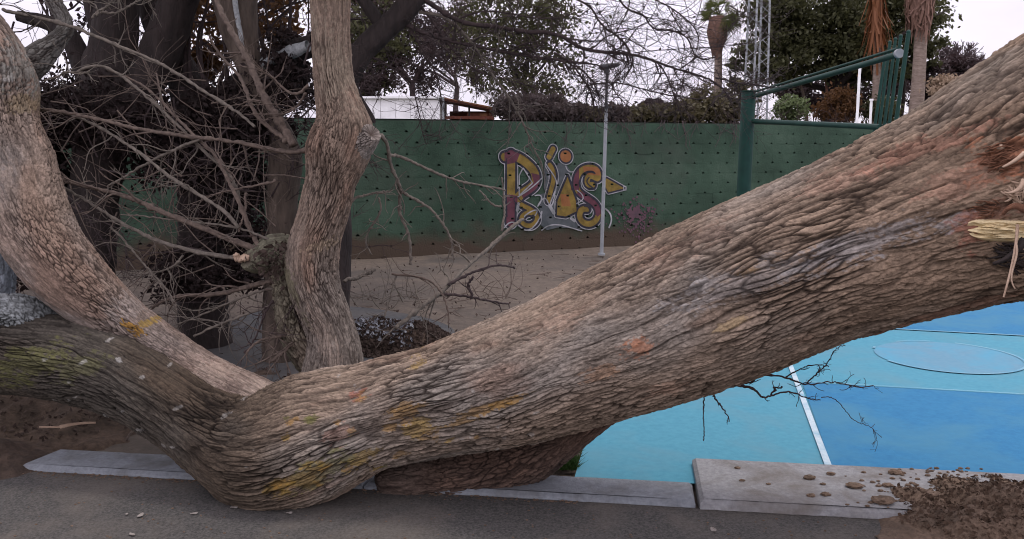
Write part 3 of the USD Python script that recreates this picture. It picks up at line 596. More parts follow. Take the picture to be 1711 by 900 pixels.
T3 = [(556, 690, 4.15, 60), (556, 640, 4.15, 56), (560, 588, 4.16, 47), (549, 540, 4.18, 41), (529, 490, 4.2, 43), (520, 438, 4.22, 45), (535, 370, 4.24, 42), (552, 308, 4.26, 42), (566, 250, 4.28, 55), (573, 218, 4.29, 52), (568, 180, 4.3, 40), (558, 130, 4.32, 34), (553, 60, 4.34, 33), (551, 0, 4.36, 35), (549, -90, 4.4, 36), (545, -190, 4.45, 36)]
t3, r3 = PL(T3)
pt3 = patches([(535, 640, 4.1, 0.1, 0.1, (0.12, 0.10, 0.08), 0.6, 14), (545, 560, 4.1, 0.05, 0.2, (0.30, 0.23, 0.18), 0.4, 10), (490, 470, 4.2, 0.04, 0.2, (0.10, 0.10, 0.05), 0.7, 14), (535, 410, 4.1, 0.08, 0.04, (0.42, 0.33, 0.22), 0.6, 14), (555, 100, 4.2, 0.1, 0.3, (0.23, 0.20, 0.15), 0.5, 10)], 400)
r3 = r3 * 0.96
(v_, f_), c_ = bark(t3, r3, 780, 240, cell=0.0115, stretch=8.0, amp=0.0065, furrow=0.8, fs=1.6, seed=9, lumps=0.075, light=(0.19, 0.142, 0.108), grey=(0.16, 0.136, 0.115), tone=pt3)
put('limb', (v_, f_), BARK, FT, smooth=True, cd=c_, label='upright limb rising from the middle of the trunk')
# knob with a broken hollow on its right side
(v_, f_), c_ = bark(*PL([(585, 262, 4.26, 26), (600, 242, 4.24, 27), (614, 230, 4.22, 22), (623, 221, 4.2, 16)]), 120, 90, cell=0.016, stretch=2.0, amp=0.008, seed=21, lumps=0.12, light=(0.25, 0.21, 0.18), grey=(0.22, 0.20, 0.18))
put('branch_stub', (v_, f_), BARK, FT, smooth=True, cd=c_)
(v_, f_), c_ = bark(*PL([(540, 600, 4.24, 40), (506, 560, 4.27, 34), (490, 500, 4.3, 33), (487, 450, 4.32, 37), (470, 425, 4.34, 35), (432, 432, 4.3, 26), (412, 434, 4.25, 15)]), 260, 110, cell=0.018, stretch=2.5, amp=0.010, seed=23, lumps=0.14, light=(0.16, 0.125, 0.095), grey=(0.125, 0.12, 0.085), crack=(0.035, 0.025, 0.018))
put('branch_stub', (v_, f_), BARK, FT, smooth=True, cd=c_, label='dark mossy stub behind the upright limb, bristling with shoots')
(v_, f_), c_ = bark(*PL([(1085, 655, 3.86, 18), (1000, 694, 3.93, 27), (930, 734, 3.96, 38), (865, 766, 3.97, 47), (800, 790, 3.97, 49), (730, 802, 3.96, 46), (690, 803, 3.95, 44), (655, 806, 3.94, 38), (640, 807, 3.94, 32), (631, 809, 3.94, 18)]), 420, 160, cell=0.017, stretch=4.5, amp=0.009, seed=25, lumps=0.10, fs=1.4, light=(0.115, 0.073, 0.054), grey=(0.095, 0.073, 0.06), crack=(0.03, 0.02, 0.016))
put('stem', (v_, f_), BARK, FT, smooth=True, cd=c_, label='second darker stem under the trunk, resting on the ground')


# front surface of the trunk under a photo pixel
_fr = tm[:-2]; _px = PIX(_fr); _ok = (_px[:, 0] > 1480) & (_px[:, 0] < 1900) & (_fr[:, 1] < np.interp(_px[:, 0], [1480, 1581, 1690, 1812, 1960], [3.44, 3.38, 3.32, 3.24, 3.16]))
_st, _sy = cKDTree(_px[_ok]), _fr[_ok][:, 1]
def surf(x, y):
    d, i = _st.query(np.stack([np.asarray(x, float), np.asarray(y, float)], -1), k=14); return _sy[i].mean(-1)
# a dark dead branch leaving the left limb to the upper right
(v_, f_), c_ = bark(*PL([(10, 130, 4.5, 34), (50, 105, 4.55, 26), (85, 75, 4.62, 17), (108, 52, 4.7, 13), (100, 20, 4.8, 12), (96, -40, 4.9, 11)]), 160, 80, cell=0.016, stretch=3, amp=0.007, seed=51, lumps=0.15, light=(0.10, 0.085, 0.07), grey=(0.11, 0.105, 0.095))
put('limb', (v_, f_), BARK, FT, smooth=True, cd=c_, label='dark dead fork at the top of the left limb')
# torn wood at the right end of the trunk
def lens_patch(cx, cy, Y, w, h, t, seed, ang=0.0, nx=40, ny=16, jag=0.25):
    """A split face of wood: fibrous thick shard facing the camera, w x h pixels, t metres thick."""
    u, v = np.meshgrid(np.linspace(-1, 1, nx), np.linspace(-1, 1, ny), indexing='ij')
    q = np.stack([u * 3, v * 9, 0 * u + seed], -1)
    nz = meshkit.fbm(q * [1, 1, 1], 4, seed) - 0.5
    hh = h / 2 * np.sqrt(np.clip(1 - np.abs(u) ** 7, 0.02, 1)); ww = w / 2 * (1 + jag * (meshkit.noise(np.stack([v * 4, 0 * v, 0 * v + seed], -1), seed) - 0.5))
    ca, sa = math.cos(ang), math.sin(ang)
    x = cx + (u * ww) * ca - (v * hh) * sa; y = cy + (u * ww) * sa + (v * hh) * ca
    rim = np.clip((1 - np.maximum(np.abs(u), np.abs(v))) * 5, 0, 1)
    ridges = np.abs(meshkit.noise(np.stack([u * 1.5, v * 7, 0 * u + seed], -1), seed + 2) - 0.5)
    Yb = Y if Y is not None else surf(x, y) + 0.004
    Y = Yb
    pts = P(x, y, Y - (t * rim * (0.55 + 0.9 * (nz + 0.4) + 0.5 * ridges)))
    back = P(x, y, Y + 0.03 + 0 * x)
    k = nx * ny; V = np.vstack([pts.reshape(-1, 3), back.reshape(-1, 3)]); f = grid_faces(nx, ny, False)
    edge = [i * ny for i in range(nx)] + [(nx - 1) * ny + j for j in range(1, ny)] + [i * ny + ny - 1 for i in range(nx - 2, -1, -1)] + [j for j in range(ny - 2, 0, -1)]
    side = np.array([[a, b, b + k] for a, b in zip(edge, edge[1:] + edge[:1])] + [[a, b + k, a + k] for a, b in zip(edge, edge[1:] + edge[:1])])
    n = np.cross(V[f[0, 1]] - V[f[0, 0]], V[f[0, 2]] - V[f[0, 0]])
    if n[1] > 0: f, side = f[:, ::-1], side[:, ::-1]
    return V, np.vstack([f, f[:, ::-1] + k, side])

def splinters(name, cx, cy, w, h, n, ang, L, wd, Y0, seed, m, label=None, spread=0.12, dy=0.05, rot=0.0):
    """Torn fibres: n flat pointed slivers side by side, filling a patch of w x h pixels on the front of the trunk."""
    rng = np.random.default_rng(seed); ms = []
    for i in range(n):
        v = rng.uniform(-1, 1); u = rng.uniform(-0.6, 0.6) * (1 - 0.5 * abs(v)); a = ang + rng.normal(0, spread); l = L * rng.uniform(0.5, 1.2) * (1 - 0.35 * abs(v)); x, y = cx + u * w / 2 * math.cos(rot) - v * h / 2 * math.sin(rot), cy + u * w / 2 * math.sin(rot) + v * h / 2 * math.cos(rot)
        dx, dyp = math.cos(a) * l / 2, math.sin(a) * l / 2; Ya = (Y0 if Y0 is not None else float(surf(x, y)) + 0.006) + rng.normal(0, 0.006); t = wd * rng.uniform(0.5, 1.4)
        q = [(x - dx, y - dyp, Ya + 0.02), (x - dx * 0.3 + rng.normal(0, 2), y - dyp * 0.3 + rng.normal(0, 1.5), Ya - dy * rng.uniform(0.2, 1)), (x + dx * 0.4, y + dyp * 0.4, Ya - dy * rng.uniform(0.2, 0.8)), (x + dx, y + dyp, Ya + 0.015)]
        pts = P(np.array([k[0] for k in q]), np.array([k[1] for k in q]), np.array([k[2] for k in q])) ; ms.append(tube(pts, np.array([0.12, 1.0, 0.9, 0.15]) * M(t, Ya), 9, 5))
    return put(name, join(ms), m, FT, smooth=50, label=label)
put('split_wood', lens_patch(1692, 386, None, 134, 38, 0.018, 3, 0.04, 60, 24, jag=0.5), WOOD_FRESH, FT, smooth=30, label='bright yellow split wood at the torn right end')
splinters('wood_splinter', 1688, 386, 80, 26, 40, 0.04, 66, 1.5, None, 3, WOOD_FRESH, None, 0.05, dy=0.03)
splinters('torn_bark', 1674, 262, 110, 46, 90, -0.3, 46, 1.0, None, 7, WOOD_RED, 'rusty red patch of torn fibrous bark', 0.22, dy=0.018)
splinters('torn_bark', 1700, 325, 50, 40, 40, 0.5, 34, 1.5, None, 9, WOOD_PALE, None, 0.7, dy=0.02)
splinters('torn_bark', 1652, 348, 80, 26, 44, -0.1, 36, 0.9, None, 11, WOOD_RED, None, 0.25, dy=0.015)
splinters('torn_bark', 1690, 428, 80, 40, 60, 0.1, 50, 1.8, None, 13, TRUNK_DARK, None, 0.3, dy=0.02)
rt = random.Random(4)
def strand(rows, r0, r1, m, name='bark_strip', sides=5, jit=0.0, **k):
    a = np.array(rows, float); pts = np.array([P(x + rt.uniform(-jit, jit), y + rt.uniform(-jit, jit), Y) for x, y, Y in a])
    rad = np.linspace(r0, r1, len(a)) * a[:, 2] / F
    return put(name, tube(pts, rad, len(a) * 4, sides), m, FT, smooth=True, **k)
strand([(1711, 255, 2.92), (1692, 270, 2.92), (1675, 279, 2.93)], 4, 2, WOOD_PALE)
strand([(1545, 262, 3.19), (1600, 255, 3.14), (1640, 251, 3.08), (1675, 245, 3.0)], 2, 5, WOOD_PALE)
strand([(1700, 375, 2.90), (1697, 410, 2.88), (1689, 450, 2.88), (1677, 496, 2.89)], 3.0, 1.6, WOOD_PALE, 'hanging_fibre')
strand([(1697, 405, 2.88), (1695, 440, 2.87), (1690, 465, 2.88), (1696, 482, 2.88)], 2.0, 1.2, WOOD_PALE, 'hanging_fibre')
strand([(1711, 350, 2.9), (1690, 345, 2.9), (1676, 358, 2.92)], 7, 3, WOOD_RED)
strand([(1711, 400, 2.9), (1690, 425, 2.9), (1660, 440, 2.94)], 8, 3, TRUNK_DARK)
strand([(1711, 300, 2.9), (1698, 318, 2.9), (1680, 322, 2.92)], 5, 2, WOOD_PALE)

# ---- branches of the fallen tree, each with side twigs
rb = random.Random(12)
def twigs_from(pts, rad, n, length, seed, droop=0.0, spread=0.8, sub=1):
    rng = np.random.default_rng(seed); c, r, s = spline(pts, max(12, len(pts) * 5), rad); T = np.gradient(c, axis=0); T /= np.linalg.norm(T, axis=1, keepdims=True)
    out = []
    for _ in range(n):
        i = rng.integers(len(c) // 5, len(c)); d = T[i] * rng.uniform(0.2, 0.9) + rng.normal(size=3) * spread * np.array([1, 0.6, 1]); d[2] -= droop; d /= np.linalg.norm(d)
        L = length * rng.uniform(0.35, 1.0); q = [c[i]]; dd = d
        for _k in range(4):
            dd = dd + rng.normal(size=3) * 0.28; dd /= np.linalg.norm(dd); q.append(q[-1] + dd * L / 4)
        r0 = min(r[i] * 0.6, 0.005 + L * 0.006); out.append(tube(np.array(q), np.linspace(r0, 0.0012, 5), 9, 4, False))
        for _j in range(sub):
            b = q[rng.integers(1, 4)]; e = b + (dd + rng.normal(size=3) * 0.7) * L * 0.33
            out.append(stick(b, e, r0 * 0.5, 0.001, 3))
    return out

def branch(rows, r0, r1, m=None, parent=None, n=5, length=0.22, name='branch', droop=0.1, jit=2.0, sides=7, seed=None, spread=0.8, sub=1, **k):
    a = np.array(rows, float); sd = seed or rb.randrange(10**6); rng = np.random.default_rng(sd)
    if len(a) < 4:
        t = np.linspace(0, 1, len(a)); tt = np.linspace(0, 1, 6); a = np.stack([np.interp(tt, t, a[:, i]) for i in range(3)], 1)
    a[1:-1, :2] += rng.normal(0, jit, (len(a) - 2, 2))
    pts = P(a[:, 0], a[:, 1], a[:, 2]); rad = np.linspace(r0, r1, len(a)) * a[:, 2] / F * 0.72
    c_, r_, _s = spline(pts, len(a) * 9, rad); r_ = r_ * (1 + 0.16 * rng.normal(size=len(r_)) * (rng.random(len(r_)) < 0.5)) ; r_ = np.where(rng.random(len(r_)) < 0.07, r_ * 1.45, r_); c_ = c_ + rng.normal(0, 0.0016, c_.shape)
    ms = [tube(c_, r_, len(c_), sides)] + twigs_from(pts, rad, n, length, sd + 1, droop, spread, sub)
    return put(name, join(ms), m or TWIG_BROWN, parent or FT, smooth=True, **k)

S = 4.28
LB = [  # shoots from the stub and the upright limb, pointing left
    ([(428, 430, S), (380, 428, 4.3), (310, 420, 4.35), (240, 388, 4.42), (170, 352, 4.5), (95, 308, 4.6)], 6.5, 3.0, TWIG_GREY),
    ([(432, 418, S), (390, 405, 4.3), (330, 380, 4.35), (270, 352, 4.4), (190, 320, 4.5), (120, 305, 4.55), (75, 285, 4.6)], 8.0, 3.5, TWIG_BROWN),
    ([(398, 380, S), (350, 340, 4.3), (290, 298, 4.35), (240, 260, 4.4), (180, 222, 4.5), (120, 196, 4.55), (65, 185, 4.6)], 5, 2.5, TWIG_GREY),
    ([(432, 412, S), (415, 375, 4.3), (400, 340, 4.3), (378, 298, 4.35), (352, 258, 4.4), (335, 235, 4.42), (270, 170, 4.5), (180, 118, 4.55)], 6, 2.2, TWIG_BROWN),
    ([(512, 250, S), (480, 252, 4.3), (420, 246, 4.35), (330, 232, 4.4), (230, 214, 4.45), (140, 195, 4.5), (65, 182, 4.55)], 6, 3.2, TWIG_BROWN),
    ([(490, 243, S), (470, 205, 4.3), (440, 160, 4.3), (420, 110, 4.35), (395, 70, 4.4), (370, 20, 4.45), (355, -30, 4.5)], 10, 5, TWIG_BROWN),
    ([(478, 235, S), (455, 215, 4.3), (430, 190, 4.3), (405, 140, 4.35), (380, 110, 4.4), (350, 60, 4.4)], 6, 2.5, TWIG_BROWN),
    ([(425, 212, S), (385, 178, 4.35), (335, 145, 4.4), (270, 106, 4.5), (200, 75, 4.55), (120, 45, 4.6), (55, 28, 4.65), (5, 16, 4.7)], 3.2, 4.0, TWIG_GREY),
    ([(515, 140, S), (480, 150, 4.3), (450, 128, 4.3), (425, 143, 4.35)], 3.5, 1.5, TWIG_BROWN),
    ([(512, 155, S), (490, 180, 4.3), (465, 196, 4.3)], 3, 1.5, TWIG_BROWN),
    ([(468, 468, S), (420, 478, 4.3), (360, 490, 4.35), (300, 500, 4.4), (255, 514, 4.42)], 7, 3.5, TWIG_BROWN),
    ([(475, 478, S), (400, 500, 4.3), (340, 525, 4.35), (300, 540, 4.38)], 3.5, 1.8, TWIG_GREY),
    ([(480, 500, S), (400, 530, 4.25), (350, 552, 4.25), (325, 562, 4.25)], 3, 2.5, TWIG_GREY),
    ([(470, 490, S), (450, 510, 4.25), (432, 548, 4.2), (408, 590, 4.15)], 2.6, 2.0, TWIG_DARK),
    ([(515, 546, 4.2), (470, 556, 4.2), (440, 568, 4.18), (412, 592, 4.12)], 4, 2.5, TWIG_BROWN),
    ([(520, 550, 4.2), (490, 575, 4.18), (470, 590, 4.15), (450, 606, 4.1)], 5, 3, TWIG_BROWN),
    ([(502, 520, 4.2), (490, 510, 4.2), (476, 535, 4.2), (480, 560, 4.2)], 2.5, 1.5, TWIG_DARK),
    ([(448, 400, S), (400, 380, 4.3), (330, 372, 4.35), (270, 362, 4.4), (200, 358, 4.45)], 3, 1.5, TWIG_GREY),
    ([(460, 302, S), (420, 312, 4.3), (370, 322, 4.35), (345, 328, 4.38)], 3, 1.5, TWIG_BROWN),
    ([(305, 426, 4.35), (300, 440, 4.36), (270, 452, 4.38), (215, 455, 4.4)], 3, 1.2, TWIG_GREY),
    ([(185, 380, 4.45), (215, 412, 4.42), (245, 445, 4.4), (270, 475, 4.35), (290, 505, 4.3)], 2.5, 2, TWIG_GREY),
    ([(335, 232, 4.4), (290, 255, 4.42), (240, 275, 4.45), (205, 298, 4.5), (180, 310, 4.5)], 4, 2, TWIG_GREY),
    ([(130, 120, 4.5), (180, 117, 4.5), (215, 140, 4.5), (260, 172, 4.48), (310, 222, 4.45), (345, 255, 4.42), (385, 300, 4.4), (400, 330, 4.38)], 3, 4, TWIG_GREY),
    ([(75, 135, 4.5), (100, 122, 4.5), (150, 118, 4.5)], 2.2, 2.2, TWIG_GREY),
    ([(160, 25, 4.6), (200, 22, 4.6), (250, -10, 4.6)], 3, 2, TWIG_GREY), ([(155, 30, 4.6), (185, 5, 4.6), (195, -20, 4.6)], 3, 2, TWIG_GREY)]
for rows, r0, r1, m in LB: branch(rows, r0, r1, m, n=8, length=0.30, sub=2)
branch([(418, 430, S), (402, 432, 4.26), (392, 428, 4.25)], 9, 7, WOOD_PALE, n=0, label='pale snapped shoot')
branch([(398, 388, S), (408, 350, 4.3), (412, 322, 4.3)], 2.0, 3, TWIG_BROWN, n=0)
branch([(1176, 640, 3.7), (1176, 690, 3.7), (1176, 736, 3.7)], 1.7, 1.2, TWIG_DARK, n=0, jit=0.3, label='thin straight twig hanging under the trunk')
branch([(1188, 640, 3.6), (1198, 672, 3.6), (1210, 690, 3.6), (1219, 705, 3.6)], 2.4, 1.2, TWIG_DARK, n=4, length=0.05)
branch([(1222, 634, 3.6), (1245, 645, 3.62), (1262, 655, 3.62), (1275, 664, 3.62), (1300, 660, 3.65), (1335, 661, 3.68), (1372, 668, 3.7)], 3.6, 1.2, TWIG_DARK, n=7, length=0.07)
branch([(1250, 628, 3.7), (1285, 628, 3.72), (1320, 632, 3.74), (1350, 642, 3.76), (1385, 640, 3.78), (1420, 645, 3.8), (1458, 643, 3.82)], 2.4, 1.1, TWIG_DARK, n=14, length=0.09, droop=-0.6)
branch([(1240, 640, 3.66), (1255, 640, 3.66), (1258, 628, 3.66)], 2.5, 1.5, TWIG_DARK, n=3, length=0.05)
branch([(1348, 640, 3.76), (1365, 622, 3.76), (1385, 605, 3.78), (1396, 590, 3.78), (1412, 578, 3.8)], 1.8, 0.8, TWIG_DARK, n=12, length=0.08, droop=-0.5)
branch([(1310, 632, 3.74), (1330, 620, 3.74), (1355, 614, 3.74), (1385, 612, 3.76)], 2, 1, TWIG_DARK, n=4, length=0.06)
branch([(1372, 664, 3.7), (1400, 668, 3.72), (1412, 685, 3.72), (1430, 704, 3.72), (1450, 708, 3.74), (1465, 735, 3.75)], 1.2, 0.7, TWIG_DARK, n=9, length=0.07)
branch([(1290, 660, 3.65), (1296, 648, 3.65), (1306, 645, 3.65)], 2.4, 1.4, TWIG_DARK, n=2, length=0.04)

# ---- dead branches hanging and lying between the upright limb and the trunk
for rows, r0, r1, m in [
    ([(632, 225, 4.3), (645, 245, 4.35), (655, 270, 4.4), (665, 310, 4.45), (666, 340, 4.5), (664, 358, 4.5), (678, 378, 4.5), (685, 410, 4.5), (686, 442, 4.5)], 4.5, 2.8, TWIG_GREY),
    ([(650, 258, 4.38), (680, 265, 4.45), (720, 282, 4.5), (765, 300, 4.6), (800, 308, 4.65), (845, 318, 4.7)], 4, 2.2, TWIG_GREY),
    ([(668, 314, 4.45), (690, 330, 4.5), (715, 350, 4.5), (738, 370, 4.5), (748, 395, 4.5), (754, 428, 4.5)], 3.6, 2.2, TWIG_GREY),
    ([(590, 335, 4.3), (615, 325, 4.35), (650, 320, 4.4)], 3.5, 1.8, TWIG_GREY),
    ([(632, 330, 4.5), (630, 365, 4.5), (620, 385, 4.5), (621, 425, 4.5)], 2.4, 1.8, TWIG_GREY)]:
    branch(rows, r0, r1, m, n=7, length=0.2, sub=1, droop=0.4)
def loose(rows, r0, r1, m, label, n=6, length=0.2, **k):
    a = np.array(rows, float); base = P(*a[-1]); base[2] = 0
    t = thing('broken_branch', label, 'branch', base); branch(rows, r0, r1, m, parent=t, n=n, length=length, name='stem', **k); return t
lg = loose([(875, 366, 5.4), (850, 385, 5.25), (815, 415, 5.1), (775, 448, 4.95), (742, 482, 4.8), (712, 505, 4.7), (680, 530, 4.6), (660, 548, 4.55)], 4, 5.5, TWIG_GREY, 'long grey broken branch slanting down in front of the graffiti to the leaf pile', n=9, length=0.3)
branch([(735, 492, 4.78), (770, 494, 4.8), (810, 500, 4.85), (850, 508, 4.9)], 3.5, 2, TWIG_DARK, parent=lg, n=4, length=0.15)
branch([(748, 475, 4.8), (775, 460, 4.85), (805, 450, 4.9), (860, 448, 5.0)], 4, 2, TWIG_DARK, parent=lg, n=6, length=0.2)
branch([(785, 498, 4.8), (782, 480, 4.8), (790, 462, 4.8)], 3.5, 2.5, TWIG_DARK, parent=lg, n=2, length=0.12)
branch([(838, 386, 5.2), (845, 350, 5.25), (842, 320, 5.3), (838, 296, 5.3)], 3, 1.6, TWIG_GREY, parent=lg, n=4, length=0.15)
branch([(838, 345, 5.25), (815, 335, 5.25), (808, 322, 5.25), (800, 318, 5.25)], 2.4, 1.5, TWIG_GREY, parent=lg, n=2, length=0.1)
loose([(626, 449, 4.9), (600, 460, 4.8), (575, 470, 4.7)], 4.5, 4, TWIG_GREY, 'short pale stick poking out right beside the foot of the upright limb', n=1, length=0.1)
l2 = loose([(655, 458, 4.7), (690, 460, 4.7), (715, 470, 4.7), (738, 500, 4.65), (750, 540, 4.6)], 2.8, 2, TWIG_BROWN, 'thin crooked twigs standing in the leaf litter between upright limb and trunk', n=8, length=0.25)
branch([(662, 462, 4.7), (652, 500, 4.65), (642, 530, 4.6)], 2.2, 1.5, TWIG_GREY, parent=l2, n=6, length=0.16)
branch([(690, 470, 4.7), (702, 500, 4.65), (706, 530, 4.6)], 2.2, 1.5, TWIG_GREY, parent=l2, n=6, length=0.16)

YARD_DARK = two_scale('dark_worn_paving', (0.035, 0.037, 0.04), (0.075, 0.078, 0.08), (0.10, 0.09, 0.08), 1.0, 20.0)
_pp = [G(x, y)[:2] for x, y in [(300, 620), (330, 556), (395, 532), (470, 516), (540, 512), (640, 520), (735, 540), (760, 556), (700, 600), (560, 640), (400, 660)]]
sheet('yard_paving', Polygon(smoothpts(_pp + _pp[:1], 60)), 0.014, YARD_DARK, 'dark grey worn paving behind the fork of the fallen tree')
rt2 = np.random.default_rng(71)
for k, (x, y, lab) in enumerate([(640, 505, 'loose tangle of thin grey twigs right of the foot of the upright limb'), (800, 500, 'loose tangle of thin brown twigs just above the middle of the fallen trunk'), (330, 560, 'tangle of thin fallen twigs left of the foot of the upright limb')]):
    b = G(x, y); out_ = []
    for _ in range(26):
        q = b + [rt2.normal(0, 0.28), rt2.normal(0, 0.25), rt2.uniform(0, 0.05)]; d = np.array([rt2.normal(), rt2.normal() * 0.5, abs(rt2.normal()) * 0.8]); d /= np.linalg.norm(d); pts = [q]
        for _k in range(4): d = d + rt2.normal(size=3) * 0.3; d[2] *= 0.8; d /= np.linalg.norm(d); pts.append(pts[-1] + d * 0.11); pts[-1][2] = max(pts[-1][2], 0.01)
        pts = np.array(pts); out_.append(tube(pts, np.linspace(0.0045, 0.0014, 5), 8, 4, False)); e = pts[2]; out_.append(stick(e, e + rt2.normal(size=3) * 0.06 + [0, 0, 0.05], 0.002, 0.0008, 3))
    put('fallen_twigs', join(out_), [TWIG_GREY, TWIG_BROWN, TWIG_BROWN][k], smooth=True, kind='stuff', label=lab, cat='twigs', at=b)
# ---- leaf litter, bank of soil, clods, small leaves
LITTER = leaf_mat('dead_leaves', [(0.05, 0.035, 0.028), (0.11, 0.08, 0.06), (0.03, 0.024, 0.022), (0.17, 0.12, 0.09), (0.06, 0.05, 0.045)], 0.1, 0.9)
LITTER_PALE = leaf_mat('bleached_leaves', [(0.24, 0.25, 0.27), (0.42, 0.43, 0.45), (0.10, 0.10, 0.11), (0.30, 0.30, 0.32), (0.06, 0.055, 0.05)], 0.1, 0.9)
def heap(cx, cy, rx, ry, h, seed, rough=0.3, n=70, fl=0.0, z0=-0.05):
    """Soft-edged heap of soil as a height field with ragged rim, metres."""
    u, v = np.meshgrid(np.linspace(-1, 1, n), np.linspace(-1, 1, n), indexing='ij')
    x, y = cx + u * rx, cy + v * ry
    d = np.sqrt(u ** 2 + v ** 2) + 0.55 * (meshkit.fbm(np.stack([x * 4, y * 4, 0 * x + seed], -1), 4, seed) - 0.5)
    z = h * sstep(1 - d, 0.0, 0.75) * (1 + rough * (meshkit.fbm(np.stack([x * 9, y * 9, 0 * x], -1), 4, seed + 1) - 0.5) * 2)
    z = z + rough * 0.035 * (meshkit.fbm(np.stack([x * 32, y * 32, 0 * x], -1), 3, seed + 2) - 0.5) * sstep(1 - d, 0, 0.2)
    z = z + fl + z0 * (1 - sstep(1 - d, 0.0, 0.07))
    f = grid_faces(n, n, False); V = np.stack([x, y, z], -1).reshape(-1, 3)
    a = V[f[0]]; return (V, f if np.cross(a[1] - a[0], a[2] - a[0])[2] > 0 else f[:, ::-1])
def on_heap(hp, k, rng, lo=0.01):
    v = hp[0]; v = v[v[:, 2] > lo]; return v[rng.integers(0, len(v), k)] + rng.normal(0, 0.008, (k, 3)) * [1, 1, 0.4]
rl = np.random.default_rng(31)
g1 = G(640, 575)
hp = heap(g1[0] + 0.05, g1[1] - 0.05, 0.62, 0.55, 0.17, 5)
put('leaf_litter', hp, SOIL, smooth=True, kind='stuff', label='heap of dark dead leaves behind the trunk at the foot of the upright limb', cat='leaf litter')
put('leaf_litter', leaves(on_heap(hp, 5200, rl) + [0, 0, 0.012], 0.022, rl), LITTER, kind='stuff', label='brown dead leaves lying loose over the dark heap behind the trunk', cat='leaf litter')
sel = on_heap(hp, 9000, rl); px = PIX(sel); keep = (px[:, 0] > 575) & (px[:, 0] < 690) & (px[:, 1] < 575 + (px[:, 0] - 640) * 0.25)
put('leaf_litter', leaves(sel[keep][:700] + [0, 0, 0.02], 0.022, rl), LITTER_PALE, kind='stuff', label='bleached grey white leaves along the back edge of the heap', cat='leaf litter')
g2 = P(455, 430, 4.22)
put('caught_leaves', leaves(np.array([P(rl.normal(466, 22), rl.normal(436, 20), 4.2 + rl.normal(0, 0.05)) for _ in range(300)]), 0.016, rl), LITTER, FT)
splinters('rotten_wood', 238, 562, 150, 15, 110, 0.62, 20, 1.7, 4.10, 17, mat('rotten_ochre_wood', (0.07, 0.035, 0.010), (0.34, 0.19, 0.04), 30, bump=1.0, bscale=60), 'ochre strip of rotten wood in the crack between the two left limbs', 0.3, rot=0.62, dy=0.012)
# bank of soil at the left behind the kerb
gb = G(120, 720)
bank = heap(gb[0] - 0.75, gb[1] + 0.62, 2.0, 0.95, 0.22, 9, 0.35, 110)
put('soil_bank', bank, SOIL, smooth=True, kind='stuff', label='bank of dark brown soil under the left limb, behind the kerb', cat='soil')
gc = G(-40, 800)
bank2 = heap(gc[0] - 0.42, gc[1] + 0.16, 0.74, 0.62, 0.10, 14, 0.3, 200)
put('soil_bank', bank2, SOIL, smooth=True, kind='stuff', label='low tongue of brown soil covering the left end of the kerb', cat='soil')
sel = on_heap(bank, 2600, rl); put('leaf_litter', leaves(sel + [0, 0, 0.008], 0.018, rl), LITTER, kind='stuff', label='scattered dead leaves over the soil bank at the left', cat='leaf litter')
gst = G(120, 712, 0.14)
def ground_stick(x0, y0, x1, y1, r0, r1, m, label, z=0.12, bend=6):
    a = np.array([G(x0, y0, z), G((x0 + x1) / 2, (y0 + y1) / 2 - bend, z + 0.004), G(x1, y1, z)]); base = a.mean(0)
    put('fallen_twig', tube(a, np.linspace(r0, r1, 3) * base[1] / F, 10, 6), m, smooth=True, at=base, label=label, cat='twig')
ground_stick(66, 713, 108, 713, 1.2, 2.2, WOOD_PALE, 'short pale twig on the soil bank under the left limb', 0.19, 0)
ground_stick(100, 713, 160, 706, 3.6, 1.8, WOOD_PALE, 'pale split twig lying on the soil bank under the left limb', 0.20, 2)
ground_stick(212, 735, 228, 716, 2.2, 1.6, TWIG_BROWN, 'small bent brown twig on the soil right of the pale twig', 0.12, 4)
# stump with a hollow, grey with lichen, at the left edge
(v_, f_), c_ = bark(*PL([(70, 560, 4.3, 36), (40, 528, 4.24, 33), (16, 520, 4.2, 28), (-4, 518, 4.18, 24)]), 120, 110, cell=0.016, stretch=1.6, amp=0.010, seed=41, lumps=0.18, light=(0.20, 0.21, 0.21), grey=(0.26, 0.28, 0.28), crack=(0.03, 0.03, 0.028))
put('branch_stub', (v_, f_), BARK, FT, smooth=True, cd=c_, label='grey lichened stub at the left edge')
(v_, f_), c_ = bark(*PL([(-30, 380, 4.5, 26), (-6, 430, 4.45, 26), (-4, 480, 4.42, 24), (-10, 540, 4.4, 24)]), 120, 90, cell=0.02, stretch=2, amp=0.008, seed=43, lumps=0.15, light=(0.22, 0.25, 0.28), grey=(0.28, 0.31, 0.34), crack=(0.05, 0.05, 0.05))
put('branch_stub', (v_, f_), BARK, FT, smooth=True, cd=c_, label='pale blue grey stub at the left edge')
